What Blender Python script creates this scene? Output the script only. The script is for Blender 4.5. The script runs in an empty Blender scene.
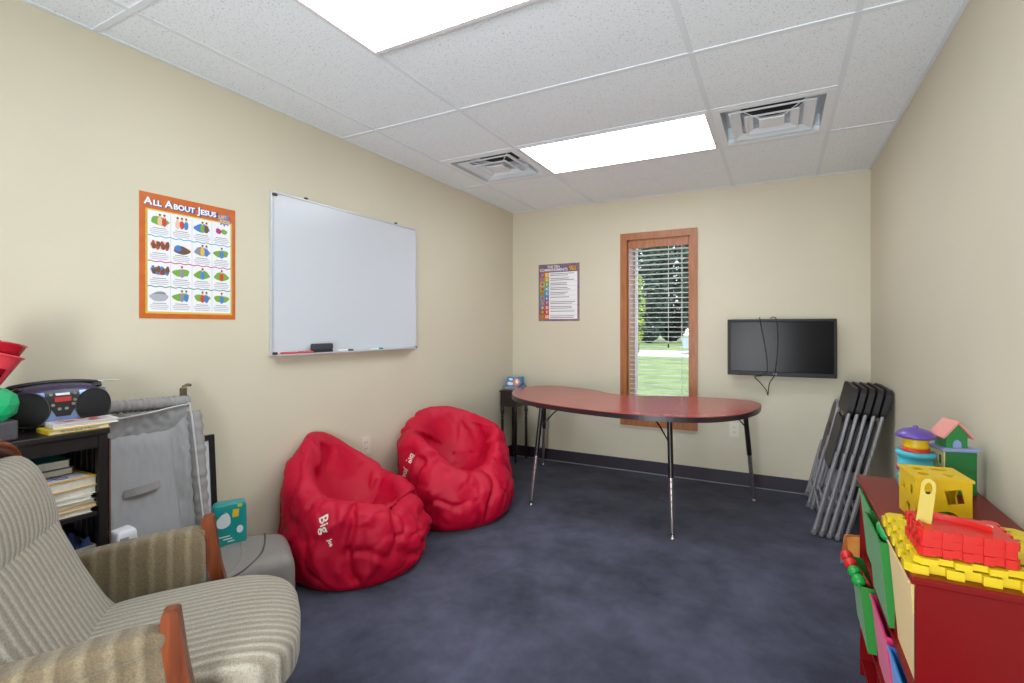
import bpy, bmesh, math, random
from mathutils import Vector, Matrix, noise
from mathutils.bvhtree import BVHTree
from math import pi, sin, cos, radians as R
random.seed(7)
S = bpy.context.scene
COL = S.collection

# ------------------------------------------------------------------ colour / materials
def lin(c):
    c = c/255.0
    return c/12.92 if c <= 0.04045 else ((c+0.055)/1.055)**2.4
def rgb(t): return (lin(t[0]), lin(t[1]), lin(t[2]), 1.0)
MATS = {}
def mat(name, col, rough=0.6, var=0.0, vscale=8.0, bump=0.0, bscale=60.0, metal=0.0, spec=0.5, sheen=0.0, trans=0.0, emit=0.0, coat=0.0, col2=None):
    if name in MATS: return MATS[name]
    m = bpy.data.materials.new(name); m.use_nodes = True
    nt = m.node_tree; N = nt.nodes; L = nt.links
    b = N['Principled BSDF']
    b.inputs['Base Color'].default_value = rgb(col)
    b.inputs['Roughness'].default_value = rough
    b.inputs['Metallic'].default_value = metal
    b.inputs['Specular IOR Level'].default_value = spec
    b.inputs['Sheen Weight'].default_value = sheen
    b.inputs['Transmission Weight'].default_value = trans
    b.inputs['Coat Weight'].default_value = coat
    if emit:
        b.inputs['Emission Color'].default_value = rgb(col); b.inputs['Emission Strength'].default_value = emit
    tc = N.new('ShaderNodeTexCoord')
    if var or col2:
        n = N.new('ShaderNodeTexNoise'); n.inputs['Scale'].default_value = vscale; n.inputs['Detail'].default_value = 5
        L.new(tc.outputs['Object'], n.inputs['Vector'])
        mx = N.new('ShaderNodeMix'); mx.data_type = 'RGBA'
        a = rgb(col)
        if col2: c2 = rgb(col2)
        else: c2 = tuple(max(0, v*(1-var)) for v in a[:3])+(1,)
        a = tuple(min(1, v*(1+var*0.5)) for v in a[:3])+(1,)
        mx.inputs[6].default_value = a; mx.inputs[7].default_value = c2
        rp = N.new('ShaderNodeMapRange'); rp.inputs[1].default_value = 0.35; rp.inputs[2].default_value = 0.65
        L.new(n.outputs['Fac'], rp.inputs[0]); L.new(rp.outputs[0], mx.inputs[0])
        L.new(mx.outputs[2], b.inputs['Base Color'])
    if bump:
        n2 = N.new('ShaderNodeTexNoise'); n2.inputs['Scale'].default_value = bscale; n2.inputs['Detail'].default_value = 4
        L.new(tc.outputs['Object'], n2.inputs['Vector'])
        bp = N.new('ShaderNodeBump'); bp.inputs['Strength'].default_value = bump; bp.inputs['Distance'].default_value = 0.01
        L.new(n2.outputs['Fac'], bp.inputs['Height']); L.new(bp.outputs['Normal'], b.inputs['Normal'])
    MATS[name] = m
    return m

def wood(name, c1, c2, axis='Z', rough=0.35, scale=14):
    if name in MATS: return MATS[name]
    m = mat(name, c1, rough)
    nt = m.node_tree; N = nt.nodes; L = nt.links; b = N['Principled BSDF']
    tc = N.new('ShaderNodeTexCoord'); mp = N.new('ShaderNodeMapping')
    sc = {'X': (0.12, 1, 1), 'Y': (1, 0.12, 1), 'Z': (1, 1, 0.12)}[axis]
    mp.inputs['Scale'].default_value = tuple(v*scale for v in sc)
    n = N.new('ShaderNodeTexNoise'); n.inputs['Scale'].default_value = 4; n.inputs['Detail'].default_value = 6; n.inputs['Distortion'].default_value = 0.6
    cr = N.new('ShaderNodeValToRGB')
    cr.color_ramp.elements[0].position = 0.3; cr.color_ramp.elements[0].color = rgb(c2)
    cr.color_ramp.elements[1].position = 0.7; cr.color_ramp.elements[1].color = rgb(c1)
    L.new(tc.outputs['Object'], mp.inputs['Vector']); L.new(mp.outputs['Vector'], n.inputs['Vector'])
    L.new(n.outputs['Fac'], cr.inputs['Fac']); L.new(cr.outputs['Color'], b.inputs['Base Color'])
    return m

def striped(name, base, pale, axis, pitch, frac=0.35):
    """ribbed upholstery: pale stripes across one local axis, fine weave bump"""
    if name in MATS: return MATS[name]
    m = mat(name, base, 0.9, sheen=0.3, spec=0.2)
    nt = m.node_tree; N = nt.nodes; L = nt.links; b = N['Principled BSDF']
    tc = N.new('ShaderNodeTexCoord'); sep = N.new('ShaderNodeSeparateXYZ')
    L.new(tc.outputs['Object'], sep.inputs[0])
    nz = N.new('ShaderNodeTexNoise'); nz.inputs['Scale'].default_value = 60; L.new(tc.outputs['Object'], nz.inputs['Vector'])
    ad = N.new('ShaderNodeMath'); ad.operation = 'MULTIPLY_ADD'; ad.inputs[1].default_value = pitch*0.22
    L.new(nz.outputs['Fac'], ad.inputs[0]); L.new(sep.outputs[axis], ad.inputs[2])
    mu = N.new('ShaderNodeMath'); mu.operation = 'MULTIPLY'; mu.inputs[1].default_value = 2*pi/pitch; L.new(ad.outputs[0], mu.inputs[0])
    sn = N.new('ShaderNodeMath'); sn.operation = 'SINE'; L.new(mu.outputs[0], sn.inputs[0])
    mr = N.new('ShaderNodeMapRange'); mr.inputs[1].default_value = 0.2-frac; mr.inputs[2].default_value = 0.95; L.new(sn.outputs[0], mr.inputs[0])
    mx = N.new('ShaderNodeMix'); mx.data_type = 'RGBA'; mx.inputs[6].default_value = rgb(base); mx.inputs[7].default_value = rgb(pale)
    L.new(mr.outputs[0], mx.inputs[0])
    n3 = N.new('ShaderNodeTexNoise'); n3.inputs['Scale'].default_value = 260; n3.inputs['Detail'].default_value = 2; L.new(tc.outputs['Object'], n3.inputs['Vector'])
    mr3 = N.new('ShaderNodeMapRange'); mr3.inputs[1].default_value = 0.3; mr3.inputs[2].default_value = 0.7; mr3.inputs[3].default_value = 0.72; mr3.inputs[4].default_value = 1.12
    L.new(n3.outputs['Fac'], mr3.inputs[0])
    vm = N.new('ShaderNodeVectorMath'); vm.operation = 'SCALE'; L.new(mx.outputs[2], vm.inputs[0]); L.new(mr3.outputs[0], vm.inputs['Scale'])
    L.new(vm.outputs[0], b.inputs['Base Color'])
    sm = N.new('ShaderNodeMath'); sm.operation = 'ADD'; L.new(sn.outputs[0], sm.inputs[0]); L.new(n3.outputs['Fac'], sm.inputs[1])
    bp = N.new('ShaderNodeBump'); bp.inputs['Strength'].default_value = 0.5; bp.inputs['Distance'].default_value = 0.004
    L.new(sm.outputs[0], bp.inputs['Height']); L.new(bp.outputs['Normal'], b.inputs['Normal'])
    return m

# ------------------------------------------------------------------ mesh builder
I4 = Matrix.Identity(4)
class G:
    def __init__(s): s.bm = bmesh.new(); s.mi = 0
    def _new(s, verts, faces, M=None, smooth=False):
        M = M or I4
        vs = [s.bm.verts.new(M @ Vector(v)) for v in verts]
        out = []
        for f in faces:
            try:
                q = s.bm.faces.new([vs[i] for i in f]); q.material_index = s.mi; q.smooth = smooth; out.append(q)
            except ValueError: pass
        return vs, out
    def box(s, x0, x1, y0, y1, z0, z1, bev=0.0, M=None, seg=2):
        v = [(x0,y0,z0),(x1,y0,z0),(x1,y1,z0),(x0,y1,z0),(x0,y0,z1),(x1,y0,z1),(x1,y1,z1),(x0,y1,z1)]
        f = [(3,2,1,0),(4,5,6,7),(0,1,5,4),(1,2,6,5),(2,3,7,6),(3,0,4,7)]
        vs, fs = s._new(v, f, M)
        if bev > 0:
            ed = list({e for q in fs for e in q.edges})
            r = bmesh.ops.bevel(s.bm, geom=ed, offset=bev, segments=seg, profile=0.5, affect='EDGES')
            for q in r['faces']: q.material_index = s.mi
        return s
    def tube(s, pts, r, n=10, closed=False, M=None, cap=True):
        P = [Vector(p) for p in pts]; k = len(P)
        rs = r if isinstance(r, (list, tuple)) else [r]*k
        V = []; F = []
        up = None
        for i in range(k):
            if closed: t = P[(i+1) % k]-P[i-1]
            else: t = P[min(i+1, k-1)]-P[max(i-1, 0)]
            if t.length < 1e-9: t = Vector((0,0,1))
            t.normalize()
            if up is None:
                up = Vector((0,0,1)) if abs(t.z) < 0.9 else Vector((1,0,0))
            a = up - t*up.dot(t)
            if a.length < 1e-6: a = t.orthogonal()
            a.normalize(); up = a; b = t.cross(a)
            for j in range(n):
                g = 2*pi*j/n; V.append(P[i]+a*cos(g)*rs[i]+b*sin(g)*rs[i])
        m = k if closed else k-1
        for i in range(m):
            for j in range(n):
                i2 = (i+1) % k
                F.append((i*n+j, i*n+(j+1) % n, i2*n+(j+1) % n, i2*n+j))
        s._new(V, F, M, True)
        if cap and not closed:
            s._new(V[:n], [tuple(range(n-1, -1, -1))], M); s._new(V[-n:], [tuple(range(n))], M)
        return s
    def cyl(s, p0, p1, r0, r1=None, n=20, M=None):
        r1 = r0 if r1 is None else r1
        return s.tube([p0, p1], [r0, r1], n, M=M)
    def lathe(s, prof, n=28, M=None, smooth=True):
        V = []; F = []; k = len(prof)
        for r, z in prof:
            for j in range(n): g = 2*pi*j/n; V.append((r*cos(g), r*sin(g), z))
        for i in range(k-1):
            for j in range(n): F.append((i*n+j, i*n+(j+1) % n, (i+1)*n+(j+1) % n, (i+1)*n+j))
        if prof[0][0] > 1e-6: F.append(tuple(range(n-1, -1, -1)))
        if prof[-1][0] > 1e-6: F.append(tuple((k-1)*n+j for j in range(n)))
        vs, fs = s._new(V, F, M, smooth)
        bmesh.ops.remove_doubles(s.bm, verts=vs, dist=1e-6)
        return s
    def prism(s, poly, z0, z1, M=None, smooth=False):
        k = len(poly)
        V = [(p[0], p[1], z0) for p in poly]+[(p[0], p[1], z1) for p in poly]
        F = [tuple(range(k-1, -1, -1)), tuple(range(k, 2*k))]
        vs, fs = s._new(V, F, M)
        s._new(V, [(i, (i+1) % k, k+(i+1) % k, k+i) for i in range(k)], M, smooth)
        return s
    def grid(s, fn, nu, nv, wu=False, wv=False, M=None, smooth=True):
        V = []; F = []
        cu = nu if wu else nu+1; cv = nv if wv else nv+1
        for i in range(cu):
            for j in range(cv): V.append(fn(i/nu, j/nv))
        for i in range(nu):
            for j in range(nv):
                a, b = i, (i+1) % cu; c, d = j, (j+1) % cv
                F.append((a*cv+c, b*cv+c, b*cv+d, a*cv+d))
        s._new(V, F, M, smooth); return s
    def pad(s, cx, cy, cz, sx, sy, sz, e=0.35, nu=40, nv=24, M=None, fn=None):
        """soft cushion: superellipsoid, optional warp of its points"""
        def sp(v, p): return math.copysign(abs(v)**p, v)
        def f(u, v):
            a = 2*pi*u; b = -pi/2+pi*v
            x = sp(cos(b), e)*sp(cos(a), e); y = sp(cos(b), e)*sp(sin(a), e); z = sp(sin(b), e)
            p = Vector((cx+x*sx/2, cy+y*sy/2, cz+z*sz/2))
            return fn(p) if fn else p
        return s.grid(f, nu, nv, True, M=M)
    def holed(s, outer, holes, thick, M=None):
        """flat panel in local XY with real holes, extruded along local Z"""
        b = bmesh.new()
        for lp in [outer]+holes:
            vs = [b.verts.new((p[0], p[1], 0)) for p in lp]
            for i in range(len(vs)): b.edges.new((vs[i], vs[(i+1) % len(vs)]))
        bmesh.ops.triangle_fill(b, use_beauty=True, use_dissolve=False, edges=b.edges[:])
        b.verts.index_update()
        V = [v.co.copy() for v in b.verts]; n = len(V)
        F = [tuple(v.index for v in f.verts) for f in b.faces]
        bd = []
        for e in b.edges:
            if len(e.link_faces) == 1: bd.append((e.verts[0].index, e.verts[1].index))
        b.free()
        V2 = V+[Vector((v.x, v.y, thick)) for v in V]
        FF = F+[tuple(i+n for i in f[::-1]) for f in F]+[(a, c, c+n, a+n) for a, c in bd]
        vs, fs = s._new(V2, FF, M)
        bmesh.ops.recalc_face_normals(s.bm, faces=fs)
        return s
    def text(s, txt, size, M, depth=0.0006, align='CENTER', bold=0.0):
        cu = bpy.data.curves.new('t', 'FONT'); cu.body = txt; cu.size = size; cu.align_x = align; cu.align_y = 'CENTER'
        cu.extrude = depth; cu.offset = bold; cu.resolution_u = 3
        o = bpy.data.objects.new('t', cu); COL.objects.link(o)
        dg = bpy.context.evaluated_depsgraph_get(); dg.update()
        me = bpy.data.meshes.new_from_object(o.evaluated_get(dg))
        s._new([v.co.copy() for v in me.vertices], [tuple(p.vertices) for p in me.polygons], M)
        wd = max(v.co.x for v in me.vertices)
        bpy.data.objects.remove(o); bpy.data.curves.remove(cu); bpy.data.meshes.remove(me)
        return wd
    def xf(s, M): s.bm.transform(M); return s

def build(name, g, mats, parent=None, inv=None, kind=None, label=None, origin=None, sub=0, recalc=True):
    if recalc: bmesh.ops.recalc_face_normals(g.bm, faces=g.bm.faces[:])
    if inv is not None: g.bm.transform(inv)
    if origin is not None: g.bm.transform(Matrix.Translation(-Vector(origin)))
    me = bpy.data.meshes.new(name); g.bm.to_mesh(me); g.bm.free()
    for m in (mats if isinstance(mats, (list, tuple)) else [mats]): me.materials.append(m)
    o = bpy.data.objects.new(name, me); COL.objects.link(o)
    if parent: o.parent = parent
    if origin is not None: o.location = origin
    if kind: o['kind'] = kind
    if label: o['label'] = label
    if sub:
        sm = o.modifiers.new('sub', 'SUBSURF'); sm.levels = sub; sm.render_levels = sub
    return o

INV = {}
def thing(name, label, cat, loc=(0,0,0), rot=(0,0,0), group=None, world=False):
    o = bpy.data.objects.new(name, None); COL.objects.link(o); o.empty_display_size = 0.05
    o.location = loc; o.rotation_euler = rot
    o['label'] = label; o['category'] = cat
    if group: o['group'] = group
    INV[o.name] = Matrix.Translation(-Vector(loc)) if world else None
    return o
def part(name, g, m, root, label=None, parent=None, sub=0, kind=None):
    return build(name, g, m, parent or root, INV.get(root.name), label=label, sub=sub, kind=kind)
def solo(name, g, m, label, cat, group=None, sub=0, kind=None):
    xs = [v.co for v in g.bm.verts]
    lo = Vector((min(v.x for v in xs), min(v.y for v in xs), min(v.z for v in xs)))
    hi = Vector((max(v.x for v in xs), max(v.y for v in xs), max(v.z for v in xs)))
    o = build(name, g, m, origin=((lo.x+hi.x)/2, (lo.y+hi.y)/2, lo.z), sub=sub, kind=kind)
    o['label'] = label; o['category'] = cat
    if group: o['group'] = group
    return o
def struct(name, g, m, parent=None): return build(name, g, m, parent, kind=None if parent else 'structure')
def dup(root, loc, rot=None, label=None, group=None):
    r = root.copy(); COL.objects.link(r); r.location = loc
    if rot is not None: r.rotation_euler = rot
    if label: r['label'] = label
    if group: r['group'] = group
    for ch in list(root.children):
        c = ch.copy(); COL.objects.link(c); c.parent = r
        for gch in list(ch.children):
            d = gch.copy(); COL.objects.link(d); d.parent = c
    return r
def T(x, y, z): return Matrix.Translation((x, y, z))
def Rm(a, ax): return Matrix.Rotation(a, 4, ax)
def cr_closed(P, n=8):
    out = []; k = len(P)
    for i in range(k):
        p0, p1, p2, p3 = [Vector((*P[(i+d) % k], 0)) for d in (-1, 0, 1, 2)]
        for j in range(n):
            t = j/n
            q = 0.5*((2*p1)+(p2-p0)*t+(2*p0-5*p1+4*p2-p3)*t*t+(3*p1-p0-3*p2+p3)*t**3)
            out.append((q.x, q.y))
    return out
def cr_open(P, n=8):
    P = [Vector(p) for p in P]; out = []
    k = len(P)
    for i in range(k-1):
        p0 = P[max(i-1, 0)]; p1 = P[i]; p2 = P[i+1]; p3 = P[min(i+2, k-1)]
        for j in range(n):
            t = j/n
            out.append(0.5*((2*p1)+(p2-p0)*t+(2*p0-5*p1+4*p2-p3)*t*t+(3*p1-p0-3*p2+p3)*t**3))
    out.append(P[-1]); return out
def rrect(w, h, r, n=5, cx=0, cy=0):
    out = []
    for qx, qy, a0 in ((1,1,0), (-1,1,90), (-1,-1,180), (1,-1,270)):
        for i in range(n+1):
            a = R(a0+90*i/n); out.append((cx+qx*(w/2-r)+r*cos(a), cy+qy*(h/2-r)+r*sin(a)))
    return out
def ell(rx, ry, n=24, cx=0, cy=0): return [(cx+rx*cos(2*pi*i/n), cy+ry*sin(2*pi*i/n)) for i in range(n)]
# map local (x right along wall, y up, z out) onto walls
M_LEFT = Matrix(((0,0,1,0),(1,0,0,0),(0,1,0,0),(0,0,0,1)))      # x->+Y, y->+Z, z->+X
M_BACK = Matrix(((1,0,0,0),(0,0,-1,0),(0,1,0,0),(0,0,0,1)))     # x->+X, y->+Z, z->-Y

# ------------------------------------------------------------------ room dimensions
W, D, H, Y0 = 3.078, 4.57, 2.498, -0.85
WX0, WX1, WZ0, WZ1 = 1.215, 1.770, 0.485, 2.115       # window opening
WT = 0.32                                              # exterior wall thickness

m_wall = mat('wall_paint', (212,205,183), 0.55, var=0.03, vscale=1.5, bump=0.06, bscale=180, spec=0.3)
m_ceil = mat('ceiling_tile', (240,248,254), 0.9)
def ceil_nodes():
    nt = m_ceil.node_tree; N = nt.nodes; L = nt.links; b = N['Principled BSDF']
    tc = N.new('ShaderNodeTexCoord')
    v = N.new('ShaderNodeTexNoise'); v.inputs['Scale'].default_value = 130; v.inputs['Detail'].default_value = 3
    L.new(tc.outputs['Object'], v.inputs['Vector'])
    cr = N.new('ShaderNodeValToRGB'); cr.color_ramp.elements[0].position = 0.30; cr.color_ramp.elements[0].color = rgb((206,207,210))
    cr.color_ramp.elements[1].position = 0.42; cr.color_ramp.elements[1].color = rgb((240,248,254))
    L.new(v.outputs['Fac'], cr.inputs['Fac']); L.new(cr.outputs['Color'], b.inputs['Base Color'])
    bp = N.new('ShaderNodeBump'); bp.inputs['Strength'].default_value = 0.3; bp.inputs['Distance'].default_value = 0.004
    L.new(v.outputs['Fac'], bp.inputs['Height']); L.new(bp.outputs['Normal'], b.inputs['Normal'])
ceil_nodes()
m_carpet = mat('carpet', (62,64,82), 0.95, spec=0.1, sheen=0.15)
def carpet_nodes():
    nt = m_carpet.node_tree; N = nt.nodes; L = nt.links; b = N['Principled BSDF']
    tc = N.new('ShaderNodeTexCoord')
    a = N.new('ShaderNodeTexNoise'); a.inputs['Scale'].default_value = 2.4; a.inputs['Detail'].default_value = 8; a.inputs['Roughness'].default_value = 0.7
    c = N.new('ShaderNodeTexNoise'); c.inputs['Scale'].default_value = 320; c.inputs['Detail'].default_value = 2
    L.new(tc.outputs['Object'], a.inputs['Vector']); L.new(tc.outputs['Object'], c.inputs['Vector'])
    mr = N.new('ShaderNodeMapRange'); mr.inputs[1].default_value = 0.36; mr.inputs[2].default_value = 0.64
    L.new(a.outputs['Fac'], mr.inputs[0])
    mx = N.new('ShaderNodeMix'); mx.data_type = 'RGBA'; mx.inputs[6].default_value = rgb((47,50,68)); mx.inputs[7].default_value = rgb((86,88,110))
    L.new(mr.outputs[0], mx.inputs[0])
    mr2 = N.new('ShaderNodeMapRange'); mr2.inputs[1].default_value = 0.3; mr2.inputs[2].default_value = 0.7; mr2.inputs[3].default_value = 0.6; mr2.inputs[4].default_value = 1.25
    L.new(c.outputs['Fac'], mr2.inputs[0])
    vm = N.new('ShaderNodeVectorMath'); vm.operation = 'SCALE'; L.new(mx.outputs[2], vm.inputs[0]); L.new(mr2.outputs[0], vm.inputs['Scale'])
    L.new(vm.outputs[0], b.inputs['Base Color'])
    bp = N.new('ShaderNodeBump'); bp.inputs['Strength'].default_value = 0.7; bp.inputs['Distance'].default_value = 0.006
    L.new(c.outputs['Fac'], bp.inputs['Height']); L.new(bp.outputs['Normal'], b.inputs['Normal'])
carpet_nodes()
m_base = mat('rubber_base', (48,42,56), 0.5)
m_grey = mat('grey_strip', (140,138,142), 0.6)
m_white = mat('white_paint', (236,236,236), 0.45)
m_tbar = mat('tbar_white', (228,236,242), 0.6)
m_tbar_d = mat('tbar_gap', (120,120,124), 0.7)
m_black = mat('black_plastic', (24,24,26), 0.45)
m_blackgloss = mat('black_gloss', (16,16,18), 0.18)
m_chrome = mat('chrome', (200,198,196), 0.18, metal=1.0)
m_steel = mat('brushed_metal', (170,172,176), 0.35, metal=1.0)
m_trimw = wood('window_wood', (178,112,66), (150,88,48), 'Z', 0.35)
m_vinyl = mat('white_vinyl', (235,236,238), 0.35)

# ------------------------------------------------------------------ shell
g = G(); g.box(-0.12, W+0.12, Y0-0.12, D+WT, -0.12, 0.0); struct('floor', g, m_carpet)
g = G(); g.box(-0.12, 0.0, Y0-0.12, D+WT, 0.0, H); struct('wall_left', g, m_wall)
g = G(); g.box(W, W+0.12, Y0-0.12, D+WT, 0.0, H); struct('wall_right', g, m_wall)
# back wall: plastered inner leaf, brick outer leaf, with the window opening through both
m_brick = mat('brick', (176,120,98), 0.85)
def brick_nodes():
    nt = m_brick.node_tree; N = nt.nodes; L = nt.links; b = N['Principled BSDF']
    tc = N.new('ShaderNodeTexCoord'); sp = N.new('ShaderNodeSeparateXYZ'); cb = N.new('ShaderNodeCombineXYZ'); ad = N.new('ShaderNodeMath')
    L.new(tc.outputs['Object'], sp.inputs[0]); L.new(sp.outputs[0], ad.inputs[0]); L.new(sp.outputs[1], ad.inputs[1])
    L.new(ad.outputs[0], cb.inputs[0]); L.new(sp.outputs[2], cb.inputs[1])
    bk = N.new('ShaderNodeTexBrick'); bk.inputs['Scale'].default_value = 1.0
    bk.inputs['Color1'].default_value = rgb((186,128,106)); bk.inputs['Color2'].default_value = rgb((160,104,84)); bk.inputs['Mortar'].default_value = rgb((206,200,192))
    bk.inputs['Brick Width'].default_value = 0.2; bk.inputs['Row Height'].default_value = 0.075; bk.inputs['Mortar Size'].default_value = 0.006
    L.new(cb.outputs[0], bk.inputs['Vector']); L.new(bk.outputs['Color'], b.inputs['Base Color'])
brick_nodes()
g = G()
for (a, b2, mi) in ((D, D+0.20, 0), (D+0.20, D+WT, 1)):
    g.mi = mi
    g.box(0.0, WX0, a, b2, 0.0, H); g.box(WX1, W, a, b2, 0.0, H)
    g.box(WX0, WX1, a, b2, 0.0, WZ0); g.box(WX0, WX1, a, b2, WZ1, H)
struct('wall_back', g, [m_wall, m_brick])
# wall behind the camera, with an added opening that lets in fill light
DX0, DX1, DZ1 = 1.55, 2.47, 2.06
g = G(); g.box(0.0, DX0, Y0-0.12, Y0, 0, H); g.box(DX1, W, Y0-0.12, Y0, 0, H); g.box(DX0, DX1, Y0-0.12, Y0, DZ1, H)
struct('wall_front', g, m_wall)

# ceiling: lay-in tiles as one mesh with openings for lights and vents
M1, M2, M3, M4 = 0.288, 0.898, 2.118, 2.728
L1, L2, L3, L4 = 1.18, 2.40, 3.01, 3.62
open_cells = [(M2, M3, L1, 1.79), (M2, M3, L3, L4), (M1, M2, L3, L4), (M3, M4, L3, L4)]
tiles = []
for a, b2 in ((Y0, -0.04), (-0.04, L1), (L1, L2), (L2, L4), (L4, D)): tiles.append((0, M1, a, b2)); tiles.append((M4, W, a, b2))
for a, b2 in ((Y0, -0.04), (-0.04, L1), (L1, L2)): tiles.append((M1, M2, a, b2))
tiles += [(M1, M2, L2, L3), (M1, M2, L4, D)]
for a, b2 in ((Y0, -0.04), (-0.04, 0.57), (0.57, L1), (1.79, L2), (L2, L3), (L4, D)): tiles.append((M2, M3, a, b2))
for a, b2 in ((Y0, -0.04), (-0.04, L1), (L1, L2), (L2, L3), (L4, D)): tiles.append((M3, M4, a, b2))
g = G()
for a, b2, c, d in tiles: g.box(a+0.003, b2-0.003, c+0.003, d-0.003, H, H+0.015)
g.box(-0.12, W+0.12, Y0-0.12, D+WT, H+0.30, H+0.36)
g.box(-0.12, 0, Y0-0.12, D+WT, H, H+0.30); g.box(W, W+0.12, Y0-0.12, D+WT, H, H+0.30); g.box(0, W, D, D+WT, H, H+0.30); g.box(0, W, Y0-0.12, Y0, H, H+0.30)
struct('ceiling', g, m_ceil)
g = G()
def tbar(x0, x1, y0, y1):
    w = 0.012
    if abs(x1-x0) > abs(y1-y0): g.box(x0, x1, y0-w, y0+w, H-0.0038, H+0.012)
    else: g.box(x0-w, x0+w, y0, y1, H-0.0030, H+0.012)
for y in (-0.04, L1, L2): tbar(0, W, y, y)
tbar(0, W, L4, L4); tbar(M1, M4, L3, L3); tbar(M2, M3, 1.79, 1.79); tbar(M2, M3, 0.57, 0.57)
for x in (M1, M2, M3, M4): tbar(x, x, Y0, D)
g.box(0, 0.018, Y0, D, H-0.004, H+0.002); g.box(W-0.018, W, Y0, D, H-0.004, H+0.002)
g.box(0.018, W-0.018, D-0.018, D, H-0.004, H+0.002)
struct('trim_1', g, m_tbar)

def baseboard(name, pts):
    g = G()
    x0, x1, y0, y1 = pts
    g.box(x0, x1, y0, y1, 0.0, 0.112, 0.004)
    return struct(name, g, m_base)
baseboard('baseboard_back', (0.008, W-0.008, D-0.008, D))
baseboard('baseboard_left', (0.0, 0.008, Y0, D))
baseboard('baseboard_right', (W-0.008, W, Y0, D))
g = G(); g.box(0.008, W-0.008, D-0.020, D-0.008, 0.0, 0.007, 0.002); struct('trim_2', g, m_grey)

# ------------------------------------------------------------------ window
win = bpy.data.objects.new('window_1', None); COL.objects.link(win); win.location = (0,0,0); win['kind'] = 'structure'
g = G(); t = 0.062
x0, x1, z0, z1 = 1.150, 1.833, 0.421, 2.176
def casing(g, poly): g.prism([(p[0], p[1]) for p in poly], 0.0, 0.020, M=T(0, D, 0) @ M_BACK)
casing(g, [(x0,z0),(x0+t,z0+t),(x0+t,z1-t),(x0,z1)])
casing(g, [(x1,z0),(x1,z1),(x1-t,z1-t),(x1-t,z0+t)])
casing(g, [(x0,z1),(x0+t,z1-t),(x1-t,z1-t),(x1,z1)])
casing(g, [(x0,z0),(x1,z0),(x1-t,z0+t),(x0+t,z0+t)])
build('window_casing', g, m_trimw, win)
g = G()
g.box(WX0-0.003, WX0+0.012, D, D+0.20, WZ0, WZ1); g.box(WX1-0.012, WX1+0.003, D, D+0.20, WZ0, WZ1)
g.box(WX0, WX1, D, D+0.20, WZ1-0.012, WZ1+0.004); g.box(WX0, WX1, D-0.02, D+0.20, WZ0-0.004, WZ0+0.012)
build('window_jamb', g, m_trimw, win)
g = G(); a = 0.032
g.box(WX0, WX0+a, D+0.20, D+0.25, WZ0, WZ1, 0.003); g.box(WX1-a, WX1, D+0.20, D+0.25, WZ0, WZ1, 0.003)
g.box(WX0+a, WX1-a, D+0.20, D+0.25, WZ1-a, WZ1, 0.003); g.box(WX0+a, WX1-a, D+0.20, D+0.25, WZ0, WZ0+a, 0.003)
build('window_sash', g, m_vinyl, win)
m_glass = mat('window_glass', (250,252,252), 0.0, trans=1.0, spec=0.5)
m_glass.node_tree.nodes['Principled BSDF'].inputs['IOR'].default_value = 1.02
g = G(); g.box(WX0+a, WX1-a, D+0.222, D+0.226, WZ0+a, WZ1-a); build('window_pane', g, m_glass, win)

# blind
m_slat = mat('blind_white', (240,240,238), 0.4)
bl = thing('window_blind', 'white horizontal slat blind hanging open inside the wood-framed window', 'blind', ((WX0+WX1)/2, D+0.035, WZ0), world=True)
g = G(); g.box(WX0+0.014, WX1-0.014, D+0.002, D+0.060, WZ1-0.065, WZ1-0.014, 0.003); g.box(WX0+0.013, WX1-0.013, D-0.008, D+0.002, WZ1-0.078, WZ1-0.014, 0.002)
part('valance', g, m_trimw, bl, label='wood-toned blind valance')
g = G(); zz = WZ0+0.05; n = 0
while zz < WZ1-0.085:
    g.box(WX0+0.016, WX1-0.016, -0.024, 0.024, -0.0016, 0.0016, M=T(0, D+0.034, zz) @ Rm(R(-3), 'X')); zz += 0.0435
part('slats', g, m_slat, bl)
g = G(); g.box(WX0+0.016, WX1-0.016, D+0.012, D+0.056, WZ0+0.014, WZ0+0.030, 0.003); part('bottom_rail', g, m_slat, bl)
g = G()
for x in (WX0+0.075, WX1-0.075):
    for y in (D+0.011, D+0.057): g.cyl((x, y, WZ0+0.03), (x, y, WZ1-0.06), 0.0014, n=6)
part('ladder_cord', g, m_slat, bl)
g = G(); g.cyl((1.585, D-0.004, 1.17), (1.585, D-0.004, WZ1-0.08), 0.0022, n=6)
cord = part('pull_cord', g, m_slat, bl)
g = G(); g.lathe([(0.0,0),(0.008,0.002),(0.006,0.03),(0.002,0.038)], 12, M=T(1.585, D-0.004, 1.135))
part('cord_tassel', g, m_black, bl, label='dark cord tassel', parent=cord)
g = G(); g.cyl((1.705, D-0.004, 1.30), (1.705, D-0.004, WZ1-0.08), 0.003, n=6); part('tilt_wand', g, mat('clear_plastic', (190,196,200), 0.2), bl)

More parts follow.
